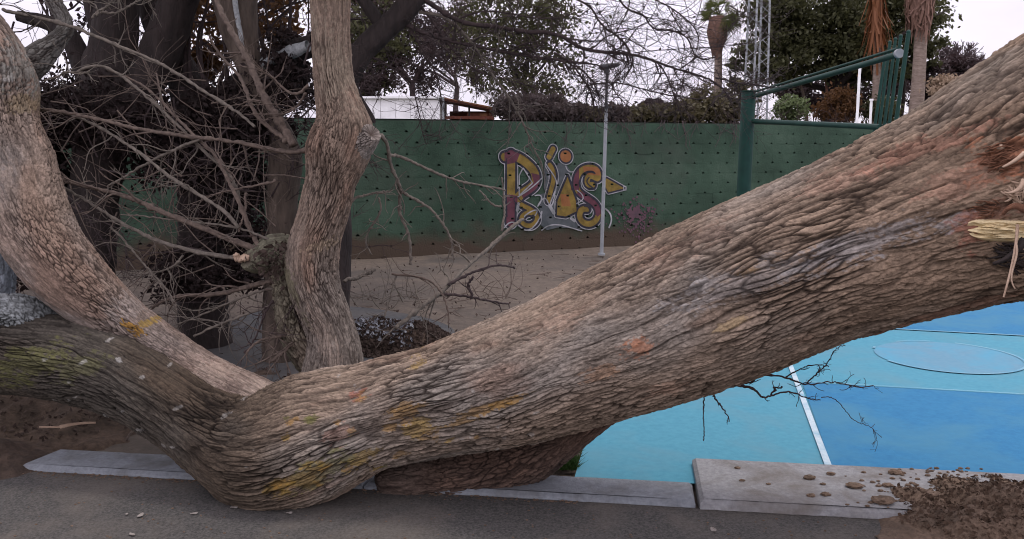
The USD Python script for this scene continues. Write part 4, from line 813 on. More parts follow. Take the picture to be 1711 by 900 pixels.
# heap of rotten wood and soil at the right, over the slab
gr = G(1690, 850, 0.05)
heap_r = heap(gr[0] + 0.16, gr[1] - 0.08, 0.82, 0.58, 0.14, 21, 0.4, 170, 0.0)
put('soil_heap', heap_r, SOIL_WARM, smooth=True, kind='stuff', label='heap of crumbled brown soil and rotten wood on the pale slab at the right', cat='soil')
CHIP = leaf_mat('wood_crumbs', [(0.07, 0.045, 0.03), (0.15, 0.10, 0.07), (0.045, 0.03, 0.022), (0.22, 0.16, 0.11), (0.10, 0.065, 0.045)], 0.0, 0.95)
ck = on_heap(heap_r, 6000, rl, 0.03)
put('soil_crumbs', leaves(ck, 0.014, rl, 1.5), CHIP, kind='stuff', label='wood chips and crumbs covering the brown heap on the slab', cat='wood chips')
def clod(p, r, seed, flat=0.6):
    m = trimesh.creation.icosphere(2, 1.0); v = np.array(m.vertices); v = v * (0.35 + 1.25 * meshkit.fbm(v * 2.6 + seed % 977, 4, seed))[:, None] * [1.25, 0.9, flat] * r
    return v + p, np.array(m.faces)
sc = []
for _ in range(520):
    x, y = rl.uniform(1400, 1640), rl.uniform(782, 862)
    if rl.random() > ((x - 1390) / 240) ** 1.5: continue
    z = SLZ if kst(G(x, y, SLZ))[1] > 0 else 0.004
    sc.append(clod(G(x, y, z) + [0, 0, 0.002], rl.uniform(0.003, 0.011), int(rl.integers(1e6))))
put('soil_crumbs', join(sc), SOIL_WARM, kind='stuff', smooth=True, label='small crumbs of soil strewn on the slab left of the brown heap', cat='soil crumbs')
for x, y, r, lab in [(1388, 791, 7, 'small dark clod on the slab, just below the white court line'), (1352, 797, 10, 'brown clod on the slab, in front of the white court line'), (1380, 825, 8, 'round mossy clod in the middle of the slab'), (1355, 827, 7, 'flat grey clod beside the round mossy one on the slab'), (1428, 810, 14, 'broad flat brown clod on the slab right of the small dark ones'), (1375, 808, 5, 'tiny dark clod among the larger ones on the slab'), (1284, 808, 4, 'lone dark crumb at the left of the slab'), (1232, 781, 5, 'dark clod near the back left corner of the slab'), (1240, 802, 5, 'smallest flat clod at the left end of the slab'),
        (1495, 788, 11, 'flattened clod on the far edge of the slab against the dark blue paint'), (1483, 810, 9, 'pair-sized brown clod left of the long strip of soil on the slab'), (1468, 811, 5, 'little clod touching the court side of the strip of soil'), (1475, 834, 20, 'long clod at the tip of the brown soil strip'), (1532, 818, 16, 'wide clod at the left rim of the brown heap'), (1560, 826, 20, 'large flat clod bordering the brown heap'), (1600, 815, 18, 'thick clod at the back rim of the brown heap'), (1582, 884, 17, 'reddish lump of rotten wood at the front foot of the brown heap'), (1515, 858, 6, 'small pebble of soil on the front edge of the slab')]:
    z = SLZ if kst(G(x, y, SLZ))[1] > -0.01 else 0.004
    p = G(x, y + r * 0.25, z); R_ = M(r * 0.8, p[1]); p = p + [0, 0, R_ * 0.28]
    put('soil_clod', clod(p, R_ * 1.05, int(x), 0.5 if r < 12 else 0.3), WOOD_RED if 'reddish lump' in lab else SOIL_WARM, smooth=25, at=p, label=lab, cat='clod')
LEAF_PALE = mat('pale_dry_leaf', (0.14, 0.12, 0.10), (0.30, 0.275, 0.25), 30, bump=0.2)
for x, y, w, lab in [(235, 861, 9, 'pale dry leaf on the asphalt, the larger of the left pair'), (221, 893, 8, 'pale dry leaf nearest the bottom edge on the asphalt'), (324, 858, 7, 'pale dry leaf on the asphalt between the left pair and the tree elbow'), (391, 848, 7, 'pale leaf lying close to the tree elbow on the asphalt'), (353, 811, 4, 'tiny pale leaf at the kerb just left of the tree elbow'), (212, 859, 4, 'tiny pale scrap left of the larger dry leaf'), (1192, 885, 9, 'brown dry leaf on the path below the dark kerb joint'), (483, 857, 6, 'white leaf scrap at the tree elbow foot')]:
    p = G(x, y, 0.008); a = rl.uniform(0, 6.28); s_ = M(w, p[1]); u = np.linspace(-1, 1, 7); wd = np.sqrt(1 - u ** 2) * rl.uniform(0.4, 0.65, 7)
    top = np.stack([u, wd, 0.10 * u ** 2 + 0.22 * wd * np.sin(3 * u)], -1); mid = np.stack([u, 0 * u, 0.10 * u ** 2 + 0.02], -1); bot = np.stack([u, -wd, 0.10 * u ** 2 + 0.1 * wd], -1)
    V = np.stack([bot, mid, top], 1).reshape(-1, 3) * s_; ca, sa = math.cos(a), math.sin(a); V = V @ np.array([[ca, sa, 0], [-sa, ca, 0], [0, 0, 1]]) + p
    lf = grid_faces(7, 3, False); V2 = V + [0, 0, 0.002]; put('fallen_leaf', join([(V2, lf), (V, lf[:, ::-1])]), LEAF_PALE, at=p, label=lab, cat='leaf')
# grass beside the court edge
GRASS = leaf_mat('grass_blades', [(0.03, 0.07, 0.012), (0.06, 0.11, 0.02), (0.05, 0.08, 0.02), (0.02, 0.05, 0.012)], 0.3)
gg = G(948, 786); gpts, gq = [], []
for _ in range(900):
    b = gg + [rl.normal(-0.02, 0.05), abs(rl.normal(0.05, 0.14)), 0]; b[0] = min(b[0], cl0[0] + (b[1] - cl0[1]) * (cdir[0] / cdir[1]) - 0.01)
    gpts.append(b); gq.append(b + [rl.normal(0, 0.025), rl.normal(0, 0.025), rl.uniform(0.02, 0.075)])
put('grass', sticks(np.array(gpts), np.array(gq), 0.0022, 0.0004), GRASS, kind='stuff', label='tuft of green grass in the corner of court edge and kerb', cat='grass')

yd = np.array([G(rl.uniform(560, 1100), 425 + 130 * rl.random() ** 1.6, 0.008) for _ in range(420)] + [G(rl.uniform(180, 560), rl.uniform(470, 620), 0.008) for _ in range(380)])
put('leaf_litter', leaves(yd, 0.019, rl), LITTER, kind='stuff', label='scattered dead leaves over the earth yard before the green wall', cat='leaf litter')
a_ = yd[rl.integers(0, len(yd), 130)]; d_ = rl.normal(size=(130, 3)) * [0.14, 0.14, 0.004]
put('loose_twigs', sticks(a_, a_ + d_, 0.005, 0.002, 4), TWIG_BROWN, kind='stuff', label='small loose twigs strewn over the earth yard', cat='twigs')
gvl = np.array([[rl.uniform(-3.0, 2.6), rl.uniform(2.9, 4.0), 0.006] for _ in range(900)]); gvl = np.array([g for g in gvl if kst(g)[1] < -0.01])
put('grit', join([clod(g, rl.uniform(0.0015, 0.005), int(rl.integers(1e6))) for g in gvl[:420]] + [clod(np.r_[kxy(rl.uniform(-0.3, 2.6), -abs(rl.normal(0, 0.022)) - 0.004), 0.006], rl.uniform(0.0015, 0.006), int(rl.integers(1e6))) for _ in range(420)]), SOIL_WARM, kind='stuff', label='fine grit and crumbs scattered over the asphalt path', cat='grit')
# ================================================================== BEHIND: posts, masts, buildings
def cyl(p, q, r, sides=14, r1=None):
    return tube(np.array([p, (np.asarray(p) + q) / 2, q], float), np.array([r, (r + (r1 or r)) / 2, r1 or r]), 3, sides)
lb = G(1005, 426)
lamp = thing('lamp_post', 'slender pale grey lamp post with a dark tilted head, in front of the graffiti', 'lamp post', (lb[0], lb[1], 0))
def at(px, py, b): return P(px, py, b[1])
ltop = at(1014, 120, lb)
put('pole', join([cyl([lb[0], lb[1], 0], at(1013, 180, lb), M(3.2, lb[1]), 12, M(2.7, lb[1])), cyl([lb[0], lb[1], 0], [lb[0], lb[1], 0.03], M(6, lb[1]))]), GREY_STEEL, lamp, smooth=40)
put('upper_pole', cyl(at(1013, 180, lb), ltop, M(2.4, lb[1]), 12, M(2.0, lb[1])), DARK_STEEL, lamp, smooth=40)
pc = at(1013, 179, lb); put('collar', cyl(pc - [0, 0, 0.012], pc + [0, 0, 0.012], M(9, lb[1]), 18), DARK_STEEL, lamp, smooth=40)
a_, b_ = at(1000, 113, lb), at(1037, 107, lb)
def ellbar(p, q, w, h, taper=0.35):
    p, q = np.asarray(p), np.asarray(q); T = (q - p); L = np.linalg.norm(T); T /= L; Nn = np.array([0, 1.0, 0]); U = np.cross(T, Nn); U /= np.linalg.norm(U); n, m = 14, 14; V = []
    for i in range(n):
        u = i / (n - 1); s = math.sqrt(max(0.02, 1 - (2 * u - 1) ** 4)) * (1 - taper * u)
        for j in range(m):
            a = 2 * math.pi * j / m; V.append(p + T * L * u + Nn * w * s * math.cos(a) + U * h * s * math.sin(a))
    V = np.array(V); V = np.vstack([V, p, q]); k = n * m; j = np.arange(m); f = grid_faces(n, m)
    f = np.vstack([f, np.stack([np.full(m, k), (j + 1) % m, j], 1), np.stack([np.full(m, k + 1), (n - 1) * m + j, (n - 1) * m + (j + 1) % m], 1)])
    return V, f
put('lamp_head', ellbar(a_, b_, 0.09, 0.05, 0.4), DARK_STEEL, lamp, smooth=50)
put('bracket', cyl(ltop - [0, 0, 0.02], at(1012, 111, lb), M(4.5, lb[1]), 12), DARK_STEEL, lamp, smooth=40)

# green tubular fence frame at the corner of the court
fd0, fd1 = 11.0, 7.9
fb = P(1238, 300, fd0); fb[2] = 0
ff = thing('fence_frame', 'dark green steel tube frame at the court corner, behind the fallen trunk', 'fence', fb)
def box_post(px, ytop, Y, wpx, dz=0.0, lean=0.0):
    p = P(px, ytop, Y); w = M(wpx, Y) / 2; v, f = bx(-w, w, -w, w, 0, 1.0); m = trimesh.Trimesh(v, f)
    ch = trimesh.creation.box([2 * w, 2 * w, p[2]]); ch.apply_translation([p[0], p[1], p[2] / 2])
    return np.array(ch.vertices), np.array(ch.faces)
def round_post(px, ytop, pxb, yb, Y, wpx, **k):
    p, q = P(px, ytop, Y), P(pxb, yb, Y); d = (q - p) / (q[2] - p[2]); q = p + d * (0.0 - p[2]); return cyl(q, p, M(wpx, Y) / 2, 14)
put('post', round_post(1251, 154, 1243, 312, fd0, 23), GREEN_STEEL, ff, smooth=40)
pp = P(1251, 153, fd0); put('post_cap', cyl(pp, pp + [0, 0, 0.012], M(13, fd0), 14), GREEN_STEEL, ff, smooth=40)
put('rail', cyl(P(1258, 161, fd0 - 0.05), P(1506, 89, fd1), 0.028, 10), GREEN_STEEL, ff, smooth=40)
put('rail', cyl(P(1258, 154, fd0 + 0.02), P(1500, 81, fd1 + 0.1), 0.014, 8), GREEN_STEEL, ff, smooth=40)
put('rail', cyl(P(1258, 202, fd0 - 0.05), P(1470, 212, 8.6), 0.03, 10), GREEN_STEEL, ff, smooth=40)
for i, (px, yt, pb, yb, Y) in enumerate([(1487, 72, 1471, 198, 9.0), (1496, 67, 1479, 198, 8.6), (1505, 62, 1487, 198, 8.2), (1518, 55, 1498, 198, 7.7), (1479, 90, 1463, 202, 9.4)]):
    put('bar', round_post(px, yt, pb, yb, Y, [5, 5, 5.5, 7, 5][i]), GREEN_STEEL, ff, smooth=40)
    pk = P(px, yt, Y); s = trimesh.creation.icosphere(2, 0.018); s.apply_translation(pk + [0, 0, 0.01]); put('bar_cap', (np.array(s.vertices), np.array(s.faces)), GREEN_STEEL, ff, smooth=True)
put('joint_plate', cyl(P(1502, 89, 7.8) - [0, 0.02, 0], P(1502, 89, 7.8) + [0, 0.02, 0], 0.04, 16), GREY_STEEL, ff, smooth=40)

def standing(px, py_top, D): p = P(px, py_top, D); return np.array([p[0], p[1], TZ]), p[2]
for px, yt, D, w, lab in [(1437, 108, 20, 4.6, 'thin white post, the taller one, seen through the green frame'), (1456, 168, 20, 4.2, 'short white post seen through the green frame')]:
    b, zt = standing(px, yt, D)
    t = thing('white_post', lab, 'post', b)
    put('shaft', cyl(b, [b[0], b[1], zt], M(w, D) / 2, 10), WHITE_PAINT, t, smooth=40); put('post_cap', cyl([b[0], b[1], zt], [b[0], b[1], zt + 0.04], M(w + 2, D) / 2, 10), WHITE_PAINT, t, smooth=40)

# lattice mast
D = 26.0; b0, zt = standing(1279, -260, D)
mast = thing('lattice_mast', 'tall pale steel lattice mast rising behind the green frame in front of the dark trees', 'mast', b0)
mw = M(11, D)
legs = [np.array([sx * mw, sy * mw, 0]) for sx, sy in ((-1, -1), (1, -1), (1, 1), (-1, 1))]
turn = math.radians(18); Rm = np.array([[math.cos(turn), -math.sin(turn), 0], [math.sin(turn), math.cos(turn), 0], [0, 0, 1]])
legs = [Rm @ l for l in legs]
for i, l in enumerate(legs):
    put('mast_leg', cyl(b0 + l * 1.25, np.array([b0[0], b0[1], zt]) + l * 0.85, M(1.7, D), 8), GREY_STEEL, mast, smooth=40)
ps, qs = [], []
nb = 26
for k in range(nb):
    for i in range(4):
        z0, z1 = TZ + (zt - TZ) * k / nb, TZ + (zt - TZ) * (k + 1) / nb; s0, s1 = 1.25 - 0.4 * k / nb, 1.25 - 0.4 * (k + 1) / nb
        a, c = legs[i] * s0, legs[(i + 1) % 4] * s1
        if k % 2: a, c = legs[(i + 1) % 4] * s0, legs[i] * s1
        ps.append([b0[0] + a[0], b0[1] + a[1], z0]); qs.append([b0[0] + c[0], b0[1] + c[1], z1])
put('bracing', sticks(ps, qs, M(0.5, D), M(0.5, D), 4), GREY_STEEL, mast, kind='stuff')

# white prefabricated building and red shed behind the wall
D = 24.0
wl, wr = P(560, 160, D), P(735, 163, D); zt = wl[2] - 0.01
wb = thing('white_building', 'low white flat-roofed building showing above the wall beside the upright limb', 'building', ((wl[0] + wr[0]) / 2, D, TZ))
x0, x1 = wl[0], wr[0]; n = 7
put('body', bx(x0 + 0.03, x1 - 0.03, D + 0.05, D + 3.0, TZ, zt - 0.06), WHITE_PAINT, wb)
for i in range(n):
    a, c = x0 + (x1 - x0) * i / n, x0 + (x1 - x0) * (i + 1) / n
    put('wall_panel', bx(a + 0.006, c - 0.006, D + 0.01, D + 0.047, TZ, zt - 0.062), WHITE_PAINT, wb)
put('roof', bx(x0 - 0.05, x1 + 0.05, D - 0.06, D + 3.1, zt - 0.058, zt), WHITE_PAINT, wb)
put('corner_pipe', cyl([x1 + 0.09, D, TZ], [x1 + 0.09, D, zt - 0.02], 0.03), GREY_STEEL, wb, smooth=40)
D = 25.0
sl, sr = P(742, 166, D), P(826, 182, D)
sh = thing('red_shed', 'small open red brown shed with a sloping roof, right of the white building', 'shed', ((sl[0] + sr[0]) / 2, D, TZ))
xa, xb = sl[0], sr[0]; za, zb = sl[2] + 0.05, sr[2] + 0.02
put('back_wall', bx(xa + 0.05, xb - 0.05, D + 1.5, D + 1.6, TZ, zb - 0.02), RED_BRICK, sh)
put('side_wall', bx(xa + (xb - xa) * 0.45, xb - 0.06, D + 0.1, D + 0.16, TZ, zb - 0.13), RED_BRICK, sh)
put('door_panel', bx(xb - 0.42, xb - 0.2, D + 0.05, D + 0.097, TZ, zb - 0.14), ORANGE_WALL, sh)
rv = np.array([[xa - 0.06, D - 0.2, za], [xb + 0.06, D - 0.2, zb], [xb + 0.06, D + 1.9, zb], [xa - 0.06, D + 1.9, za]]); rv = np.vstack([rv - [0, 0, 0.07], rv])
put('roof', trimesh.convex.convex_hull(rv), RED_BRICK, sh)
put('roof_edge', trimesh.convex.convex_hull(np.vstack([rv[[0, 1]] + [0, -0.04, 0.045], rv[[0, 1]] + [0, -0.004, 0.045], rv[[4, 5]] + [0, -0.04, 0.012], rv[[4, 5]] + [0, -0.004, 0.012]])), ORANGE_WALL, sh)
for fx in (0.02, 0.5, 0.98):
    xx = xa + (xb - xa) * fx; put('post', bx(xx - 0.025, xx + 0.025, D - 0.12, D - 0.07, TZ, za + (zb - za) * fx - 0.075), ORANGE_WALL if fx > 0.9 else TRUNK_DARK, sh)
put('beam', bx(xa + 0.03, xb - 0.03, D - 0.155, D - 0.125, zb - 0.30, zb - 0.22), RED_BRICK, sh)

# ================================================================== TREES AND SHRUBS
def grow(rng, p, d, L, r, lev, out, split=(2, 3), wob=0.22, ang=0.6, shrink=0.68, up=0.05, rmin=0.0015):
    n = 4; q = p
    for i in range(n):
        d = d + rng.normal(size=3) * wob; d[2] += up; d /= np.linalg.norm(d); e = q + d * L / n
        r1 = r * (1 - 0.16); out.append((q, e, r, max(r1, rmin))); q, r = e, r1
        if lev > 0 and i >= 1 and rng.random() < 0.55:
            s = rng.normal(size=3); s -= d * (s @ d); s /= np.linalg.norm(s); dd = d * math.cos(ang) + s * math.sin(ang) * rng.uniform(0.7, 1.3)
            grow(rng, q, dd / np.linalg.norm(dd), L * shrink * rng.uniform(0.6, 1.0), max(r * 0.5, rmin), lev - 1, out, split, wob, ang, shrink, up, rmin)
    if lev > 0:
        for _ in range(rng.integers(split[0], split[1] + 1)):
            s = rng.normal(size=3); dd = d + s * ang; grow(rng, q, dd / np.linalg.norm(dd), L * shrink * rng.uniform(0.7, 1.1), max(r * 0.7, rmin), lev - 1, out, split, wob, ang, shrink, up, rmin)
def segs(out, sides=4):
    return sticks([s[0] for s in out], [s[1] for s in out], np.array([s[2] for s in out]), np.array([s[3] for s in out]), sides)

def clumps(spec, n_clump, per, rng, spread=0.35, hollow=0.35):
    """Leaf positions: clumps spread through ellipsoids given as (px, py, distance, rx, ry in pixels)."""
    w = np.array([s[3] * s[4] for s in spec], float); w /= w.sum(); out = []
    for s, k in zip(spec, np.round(w * n_clump).astype(int)):
        c = P(s[0], s[1], s[2]); rx, rz = M(s[3], s[2]), M(s[4], s[2]); ry = (rx + rz) / 2
        for _ in range(k):
            u = rng.normal(size=3); u /= np.linalg.norm(u); u *= (hollow + (1 - hollow) * rng.random()) ** 0.5
            cc = c + u * [rx, ry, rz]; m = int(per * rng.uniform(0.4, 1.6)); sp = spread * min(rx, rz) * rng.uniform(0.5, 1.1)
            out.append(cc + rng.normal(size=(m, 3)) * sp * [1, 1, 0.7])
    return np.vstack(out)

EVERGREEN = leaf_mat('olive_foliage', [(0.05, 0.05, 0.02), (0.12, 0.11, 0.042), (0.075, 0.068, 0.03), (0.16, 0.14, 0.06), (0.075, 0.058, 0.038)], 0.25)
EVERGREEN2 = leaf_mat('dark_green_foliage', [(0.06, 0.062, 0.026), (0.16, 0.155, 0.065), (0.10, 0.10, 0.045), (0.24, 0.21, 0.10)], 0.25)
PURPLE = leaf_mat('brown_purple_foliage', [(0.035, 0.022, 0.022), (0.07, 0.045, 0.045), (0.05, 0.035, 0.03), (0.095, 0.07, 0.06)], 0.2)
RUSTY = leaf_mat('rusty_leaves', [(0.10, 0.05, 0.02), (0.16, 0.10, 0.04), (0.07, 0.045, 0.025), (0.12, 0.11, 0.045)], 0.4)
HEDGE = leaf_mat('hedge_leaves', [(0.05, 0.038, 0.034), (0.075, 0.062, 0.04), (0.055, 0.058, 0.03), (0.10, 0.08, 0.06), (0.05, 0.045, 0.045)], 0.25)
HEDGE_OLIVE = leaf_mat('olive_hedge_leaves', [(0.07, 0.06, 0.03), (0.10, 0.085, 0.04), (0.055, 0.055, 0.025), (0.13, 0.10, 0.06)], 0.25)
PALE_BUSH = leaf_mat('pale_dry_bush', [(0.26, 0.19, 0.13), (0.38, 0.29, 0.21), (0.18, 0.12, 0.085), (0.46, 0.38, 0.30)], 0.3)
LIGHT_GREEN = leaf_mat('light_green_leaves', [(0.10, 0.13, 0.055), (0.16, 0.19, 0.09), (0.07, 0.10, 0.04)], 0.35)
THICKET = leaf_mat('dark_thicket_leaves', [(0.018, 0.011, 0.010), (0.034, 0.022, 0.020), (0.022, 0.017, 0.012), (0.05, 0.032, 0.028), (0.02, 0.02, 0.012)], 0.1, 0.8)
TWIG_PURPLE = mat('purple_brown_twigs', (0.035, 0.024, 0.026), (0.09, 0.065, 0.065), 20, bscale=100, dist=0.003)
TWIG_FAR = mat('pale_far_twigs', (0.13, 0.105, 0.10), (0.24, 0.21, 0.20), 20, bscale=100, dist=0.003)
PALM_BARK = mat('palm_bark', (0.13, 0.095, 0.075), (0.28, 0.22, 0.18), 6, bump=0.9, bscale=14, dist=0.04, stretch=(1, 1, 3))

def crown_tree(name, label, D, base_px, spec, n_clump, per, leaf, lm, tm=TRUNK_DARK, r0=0.16, seed=1, limbs=10, cat='tree', tz=TZ, spread=0.35, extra=None, group=None, hollow=0.35, twigs=0):
    rng = np.random.default_rng(seed); b = P(base_px, 200, D); b[2] = tz
    t = thing(name, label, cat, b, group)
    top = np.mean([P(s[0], s[1], s[2]) for s in spec], 0)
    lv = clumps(spec, n_clump, per, rng, spread, hollow)
    fork = b * 0.45 + top * 0.55; fork[2] = b[2] + (top[2] - b[2]) * 0.5
    put('trunk', tube(np.array([b - [0, 0, 0.1], b * 0.6 + fork * 0.4 + rng.normal(0, 0.05, 3), fork]), np.array([r0, r0 * 0.8, r0 * 0.6]), 12, 9), tm, t, smooth=True)
    ms = []
    for i in range(limbs):
        e = lv[rng.integers(0, len(lv))]; mid = (fork + e) / 2 + rng.normal(0, 0.12, 3) * np.linalg.norm(e - fork); ms.append(tube(np.array([fork - [0, 0, r0 * 0.3], mid, e]), np.array([r0 * 0.42, r0 * 0.2, r0 * 0.05]), 8, 5))
        for _ in range(twigs):
            e2 = lv[rng.integers(0, len(lv))]
            if np.linalg.norm(e2 - mid) < np.linalg.norm(e - fork): ms.append(tube(np.array([mid, (mid + e2) / 2 + rng.normal(0, 0.06, 3), e2]), np.array([r0 * 0.16, r0 * 0.08, r0 * 0.025]), 6, 4))
    put('limbs', join(ms), tm, t, smooth=True)
    put('crown', leaves(lv, leaf, rng), lm, t)
    if extra: extra(t, rng, b, fork, lv)
    return t

# olive and brown clump over the white building and shed
crown_tree('evergreen_tree', 'drooping olive green tree above the red shed and left end of the hedge', 24.0, 885, [(880, 30, 24, 75, 70), (850, 90, 24, 60, 60), (905, 110, 24, 55, 60), (870, 150, 23.5, 55, 30), (800, 60, 24.5, 50, 60), (820, -40, 25, 90, 50), (915, 40, 24, 35, 60)], 150, 60, 0.07, EVERGREEN, seed=3, r0=0.13, spread=0.42, twigs=6)
crown_tree('evergreen_tree', 'dark small-leaved tree right behind the upright limb, left of the white building roof', 30.0, 600, [(615, 110, 30, 40, 50), (640, 60, 30, 50, 60), (600, 30, 30, 40, 60), (610, 140, 30, 24, 20)], 70, 70, 0.10, EVERGREEN2, seed=5, r0=0.12, spread=0.33, twigs=3)
def bare_tree(name, label, D, px, top, r0, L, lev, seed, m, tz=TZ, lean=0.0, ang=0.6, up=0.04, leafm=None, nleaf=0, leaf=0.05, cat='tree', wob=0.2, trunk_h=None, rmin=0.004, split=(2, 3)):
    rng = np.random.default_rng(seed); b = P(px, 200, D); b[2] = tz; zt = P(px, top, D)[2]; h = trunk_h or (zt - tz) * 0.35
    t = thing(name, label, cat, b); fork = b + [lean * h, 0, h]
    put('trunk', tube(np.array([b - [0, 0, 0.1], (b + fork) / 2 + rng.normal(0, 0.04, 3), fork]), np.array([r0, r0 * 0.85, r0 * 0.72]), 10, 8), m, t, smooth=True)
    out = []
    for k in range(5):
        d = np.array([rng.normal() * 0.7 + lean, rng.normal() * 0.7, 0.9]); d /= np.linalg.norm(d); grow(rng, fork, d, L, r0 * 0.5, lev, out, ang=ang, up=up, wob=wob, rmin=rmin, split=split)
    put('branches', segs(out), m, t)
    if leafm:
        e = np.array([s[1] for s in out]); e = e[rng.integers(0, len(e), nleaf)] + rng.normal(0, 0.10, (nleaf, 3)); put('crown', leaves(e, leaf, rng), leafm, t)
    return t
bare_tree('bare_tree', 'leggy purple brown bare tree over the white building', 30, 690, -60, 0.12, 1.75, 4, 7, TWIG_PURPLE, ang=0.75, up=-0.02, leafm=PURPLE, nleaf=7000, leaf=0.065, trunk_h=1.7, rmin=0.009)
bare_tree('bare_tree', 'second purple brown bare tree between the white building and olive tree', 30, 765, -40, 0.11, 1.7, 4, 8, TWIG_PURPLE, ang=0.8, up=-0.04, leafm=PURPLE, nleaf=7000, leaf=0.065, trunk_h=1.6, rmin=0.009)

# low growth along the top of the wall
hs = [(862, 180, 19, 36, 24, HEDGE, 'grey brown shrub right of the red shed'), (905, 178, 18.5, 42, 24, HEDGE, 'grey brown shrub under the olive tree'), (955, 186, 18, 30, 17, HEDGE, 'dark shrub on the wall just left of the lamp post'), (985, 190, 18, 22, 13, HEDGE_OLIVE, 'small olive shrub at the lamp post'), (1035, 190, 18, 28, 15, HEDGE, 'brown shrub right of the lamp post'), (1085, 190, 17.5, 32, 16, HEDGE_OLIVE, 'olive brown shrub under the dark domed tree'), (1135, 188, 17.5, 36, 20, HEDGE_OLIVE, 'tan shrub on the wall left of the tall palm'), (1180, 178, 18, 30, 28, HEDGE_OLIVE, 'tall olive shrub at the foot of the tall palm'), (1225, 170, 18.5, 28, 36, HEDGE_OLIVE, 'bushy olive shrub between the tall palm and green post')]
for i, (x, y, D, rx, ry, lm, lab) in enumerate(hs):
    rng = np.random.default_rng(60 + i); b = P(x, 200, D); b[2] = TZ
    t = thing('shrub', lab, 'shrub', b); c = P(x, y, D)
    out = []
    for _ in range(9):
        d = rng.normal(size=3) * [0.8, 0.8, 0.3] + [0, 0, 1]; grow(rng, b, d / np.linalg.norm(d), M(ry, D) * 1.5, 0.012, 2, out, rmin=0.003)
    put('stems', segs(out, 3), TWIG_PURPLE, t)
    put('foliage', leaves(clumps([(x, y + 4, D, rx, ry)], 34, 60, rng, 0.35), 0.055, rng), lm, t)
crown_tree('umbrella_pine', 'far dark domed tree above the shrubs right of the lamp post', 45.0, 1092, [(1092, 176, 45, 26, 9), (1080, 180, 45, 14, 8), (1108, 182, 45, 14, 8)], 60, 60, 0.13, PURPLE, seed=9, r0=0.15)
crown_tree('distant_tree', 'far grey brown tree line clump left of the lamp post', 48.0, 930, [(925, 180, 48, 40, 14), (975, 186, 48, 36, 10)], 60, 70, 0.16, PURPLE, seed=10, r0=0.12)
crown_tree('distant_tree', 'far grey clump low on the skyline between lamp post and domed tree', 48.0, 1045, [(1040, 190, 48, 40, 8)], 40, 70, 0.14, PURPLE, seed=12, r0=0.12)
bare_tree('bare_tree', 'thin bare shrubby tree standing left of the tall palm trunk', 24, 1140, 120, 0.045, 0.6, 3, 31, TWIG_PURPLE, trunk_h=0.4, rmin=0.008)
# dry creeper hanging over the top of the wall
rng = np.random.default_rng(77); ps, qs = [], []
for _ in range(46):
    x = rng.uniform(1040, 1235) if rng.random() < 0.75 else rng.uniform(720, 1040); s, _t = wall_st(x, 205); p = wall_pt(s, WALL_H + 0.05, 0.03); d = SX * rng.normal(0, 0.5) - SUP
    for k in range(rng.integers(2, 6)): q = p + d * rng.uniform(0.05, 0.14) + SN * 0.004; ps.append(p); qs.append(q); p = q; d = d + SX * rng.normal(0, 0.35)
put('creeper', sticks(ps, qs, 0.005, 0.003, 4), TWIG_PURPLE, kind='stuff', label='dry creeper stems hanging over the top of the green wall', cat='creeper')

